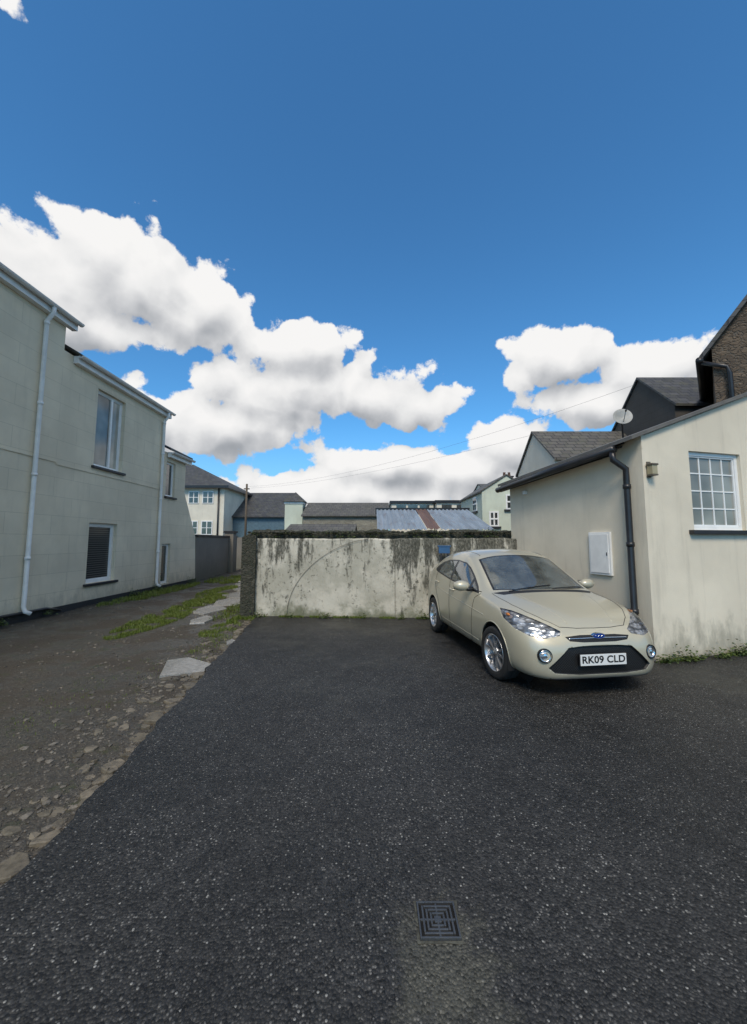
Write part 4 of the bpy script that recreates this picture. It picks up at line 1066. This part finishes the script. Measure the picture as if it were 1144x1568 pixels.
# ------------------------------------------------------------ sky
w = bpy.data.worlds.new('World'); scene.world = w; w.use_nodes = True; nt = w.node_tree
w.cycles.sampling_method = 'NONE'
bg = nt.nodes['Background']
SUN = V((-.14, -.75, .85)).normalized()
sky = nd(nt, 'ShaderNodeTexSky', sky_type='NISHITA', sun_disc=False, sun_elevation=math.asin(SUN.z), sun_rotation=math.atan2(SUN.x, SUN.y) % (2 * math.pi), air_density=1.0, dust_density=.5, ozone_density=2.0)
BL = [(-42, 27.5, 9, 5.2), (-33, 31, 10, 5.2), (-24.5, 29, 7.5, 4.6), (-38.6, 24.8, 12, 3.6), (-52, 28, 12, 5.5),
      (-12, 26, 9, 3.4), (-1.5, 21, 11, 4.6), (-12.6, 20.5, 13, 5.2), (6.6, 19, 6.5, 3.8), (-30, 15.6, 7, 3.8), (-20.4, 15.6, 12.5, 4.2),
      (2.7, 10.8, 11, 2.6), (-6.8, 6.6, 26, 3.4), (25.4, 23, 7.3, 4.2), (36, 20, 6.0, 3.4), (30, 17.3, 10, 2.8), (20, 12.6, 6.5, 3.4), (13.7, 9.6, 8, 3.0), (28, 8, 24, 4), (-47.5, 46.5, 3.2, 1.4),
      (10, 69, 60, 7), (95, 74, 100, 10), (-100, 74, 90, 10), (105, 35, 35, 14), (-115, 40, 30, 12), (180, 42, 60, 18), (-80, 14, 25, 7)]  # this row: unseen clouds added to whiten ambient light and the windscreen reflection
def make_group(det, small):
    G = bpy.data.node_groups.new('cloud_field', 'ShaderNodeTree')
    G.interface.new_socket('Dir', in_out='INPUT', socket_type='NodeSocketVector'); G.interface.new_socket('D', in_out='OUTPUT', socket_type='NodeSocketFloat'); G.interface.new_socket('S', in_out='OUTPUT', socket_type='NodeSocketFloat')
    gi = G.nodes.new('NodeGroupInput'); go = G.nodes.new('NodeGroupOutput')
    dirn = gi.outputs[0]
    s = nd(G, 'ShaderNodeSeparateXYZ', {0: dirn})
    az = M(G, 'ARCTAN2', s.outputs[0], s.outputs[1]); el = M(G, 'ARCSINE', s.outputs[2])
    ae = nd(G, 'ShaderNodeCombineXYZ', {0: az, 1: el}).outputs[0]
    wnn = nd(G, 'ShaderNodeTexNoise', {'Vector': dirn, 'Scale': 7.0, 'Detail': 1.0}).outputs[1]
    wn = nd(G, 'ShaderNodeVectorMath', {0: nd(G, 'ShaderNodeVectorMath', {0: wnn, 1: (.5, .5, .5)}, operation='SUBTRACT').outputs[0], 1: (.10, .07, 0)}, operation='MULTIPLY').outputs[0]
    ae = nd(G, 'ShaderNodeVectorMath', {0: ae, 1: wn}, operation='ADD').outputs[0]
    cur = None
    for (a, e, rx, ry) in BL:
        kx, ky = 1 / math.radians(rx), 1 / math.radians(ry)
        v = nd(G, 'ShaderNodeVectorMath', {0: ae, 1: (kx, ky, 0)}, operation='MULTIPLY').outputs[0]
        d = nd(G, 'ShaderNodeVectorMath', {0: v, 1: (math.radians(a) * kx, math.radians(e) * ky, 0)}, operation='DISTANCE').outputs['Value']
        cur = d if cur is None else nd(G, 'ShaderNodeMath', {0: cur, 1: d, 2: .25}, operation='SMOOTH_MIN').outputs[0]
    F = M(G, 'SUBTRACT', 1.12, cur)
    n1 = noi(G, dirn, 9.0, det, .62)
    dv = nd(G, 'ShaderNodeVectorMath', {0: dirn, 1: nd(G, 'ShaderNodeVectorMath', {0: wnn, 3: .10}, operation='SCALE').outputs[0]}, operation='ADD').outputs[0]
    vo = nd(G, 'ShaderNodeTexVoronoi', {'Vector': dv, 'Scale': 17.0}).outputs[0]
    N_ = M(G, 'MULTIPLY', M(G, 'SUBTRACT', n1, .5), 1.9); B_ = M(G, 'MULTIPLY', M(G, 'SUBTRACT', .42, vo), .65)
    G.links.new(M(G, 'ADD', M(G, 'ADD', F, N_), B_), go.inputs[0])
    G.links.new(M(G, 'ADD', F, M(G, 'ADD', M(G, 'MULTIPLY', N_, small), M(G, 'MULTIPLY', B_, .8))), go.inputs[1])
    return G
Ga = make_group(8, .55); Gb = make_group(4, .55)
tc = nd(nt, 'ShaderNodeTexCoord').outputs['Generated']
def field(vec, G):
    g_ = nt.nodes.new('ShaderNodeGroup'); g_.node_tree = G; nt.links.new(vec, g_.inputs[0]); return g_.outputs
f0 = field(tc, Ga); D0 = f0[0]; f1 = field(nd(nt, 'ShaderNodeVectorMath', {0: tc, 1: (-.010, 0, .045)}, operation='ADD').outputs[0], Gb)
alpha = sm(nt, D0, .0, .16)
sh = M(nt, 'ADD', .66, M(nt, 'MULTIPLY', M(nt, 'SUBTRACT', f0[1], f1[1]), .58))
thick = sm(nt, D0, .2, 1.3, .08, -.10)
sh = M(nt, 'ADD', sh, thick, clamp=True)
cr = nd(nt, 'ShaderNodeValToRGB', {0: sh}); r = cr.color_ramp; r.elements[0].position = 0; r.elements[0].color = (2.9, 3.1, 3.4, 1); r.elements[1].position = 1; r.elements[1].color = (9.3, 9.2, 9.1, 1)
for p, c in ((.3, (3.9, 4.1, 4.4, 1)), (.55, (5.9, 6.0, 6.2, 1)), (.8, (8.3, 8.3, 8.3, 1))):
    e_ = r.elements.new(p); e_.color = c
skc = mix(nt, 1.0, sky.outputs[0], (.66, 1.40, 1.80), 'MULTIPLY')
z = nd(nt, 'ShaderNodeSeparateXYZ', {0: tc}).outputs[2]
haze = sm(nt, z, .0, .30, .5, 0)
skc = mix(nt, haze, skc, (3.3, 5.0, 6.6))
fin = mix(nt, alpha, skc, cr.outputs[0])
nt.links.new(fin, bg.inputs[0]); bg.inputs[1].default_value = .1
sl_ = bpy.data.lights.new('sun', 'SUN'); sl_.energy = 2.6; sl_.angle = math.radians(20); sl_.color = (1, .87, .71)
so = bpy.data.objects.new('sun', sl_); scene.collection.objects.link(so); so.rotation_euler = SUN.to_track_quat('Z', 'Y').to_euler()

# ------------------------------------------------------------ camera
cam = bpy.data.cameras.new('cam'); co = bpy.data.objects.new('camera', cam); scene.collection.objects.link(co)
cam.sensor_fit = 'AUTO'; cam.sensor_width = 36; cam.lens = 610 / 1568 * 36; cam.shift_y = -.0094; cam.clip_end = 2000; cam.clip_start = .05
co.location = (0, 0, 1.55); co.rotation_euler = (math.radians(95.5), 0, 0)
scene.camera = co
scene.view_settings.view_transform = 'Standard'; scene.view_settings.look = 'None'; scene.view_settings.exposure = 0
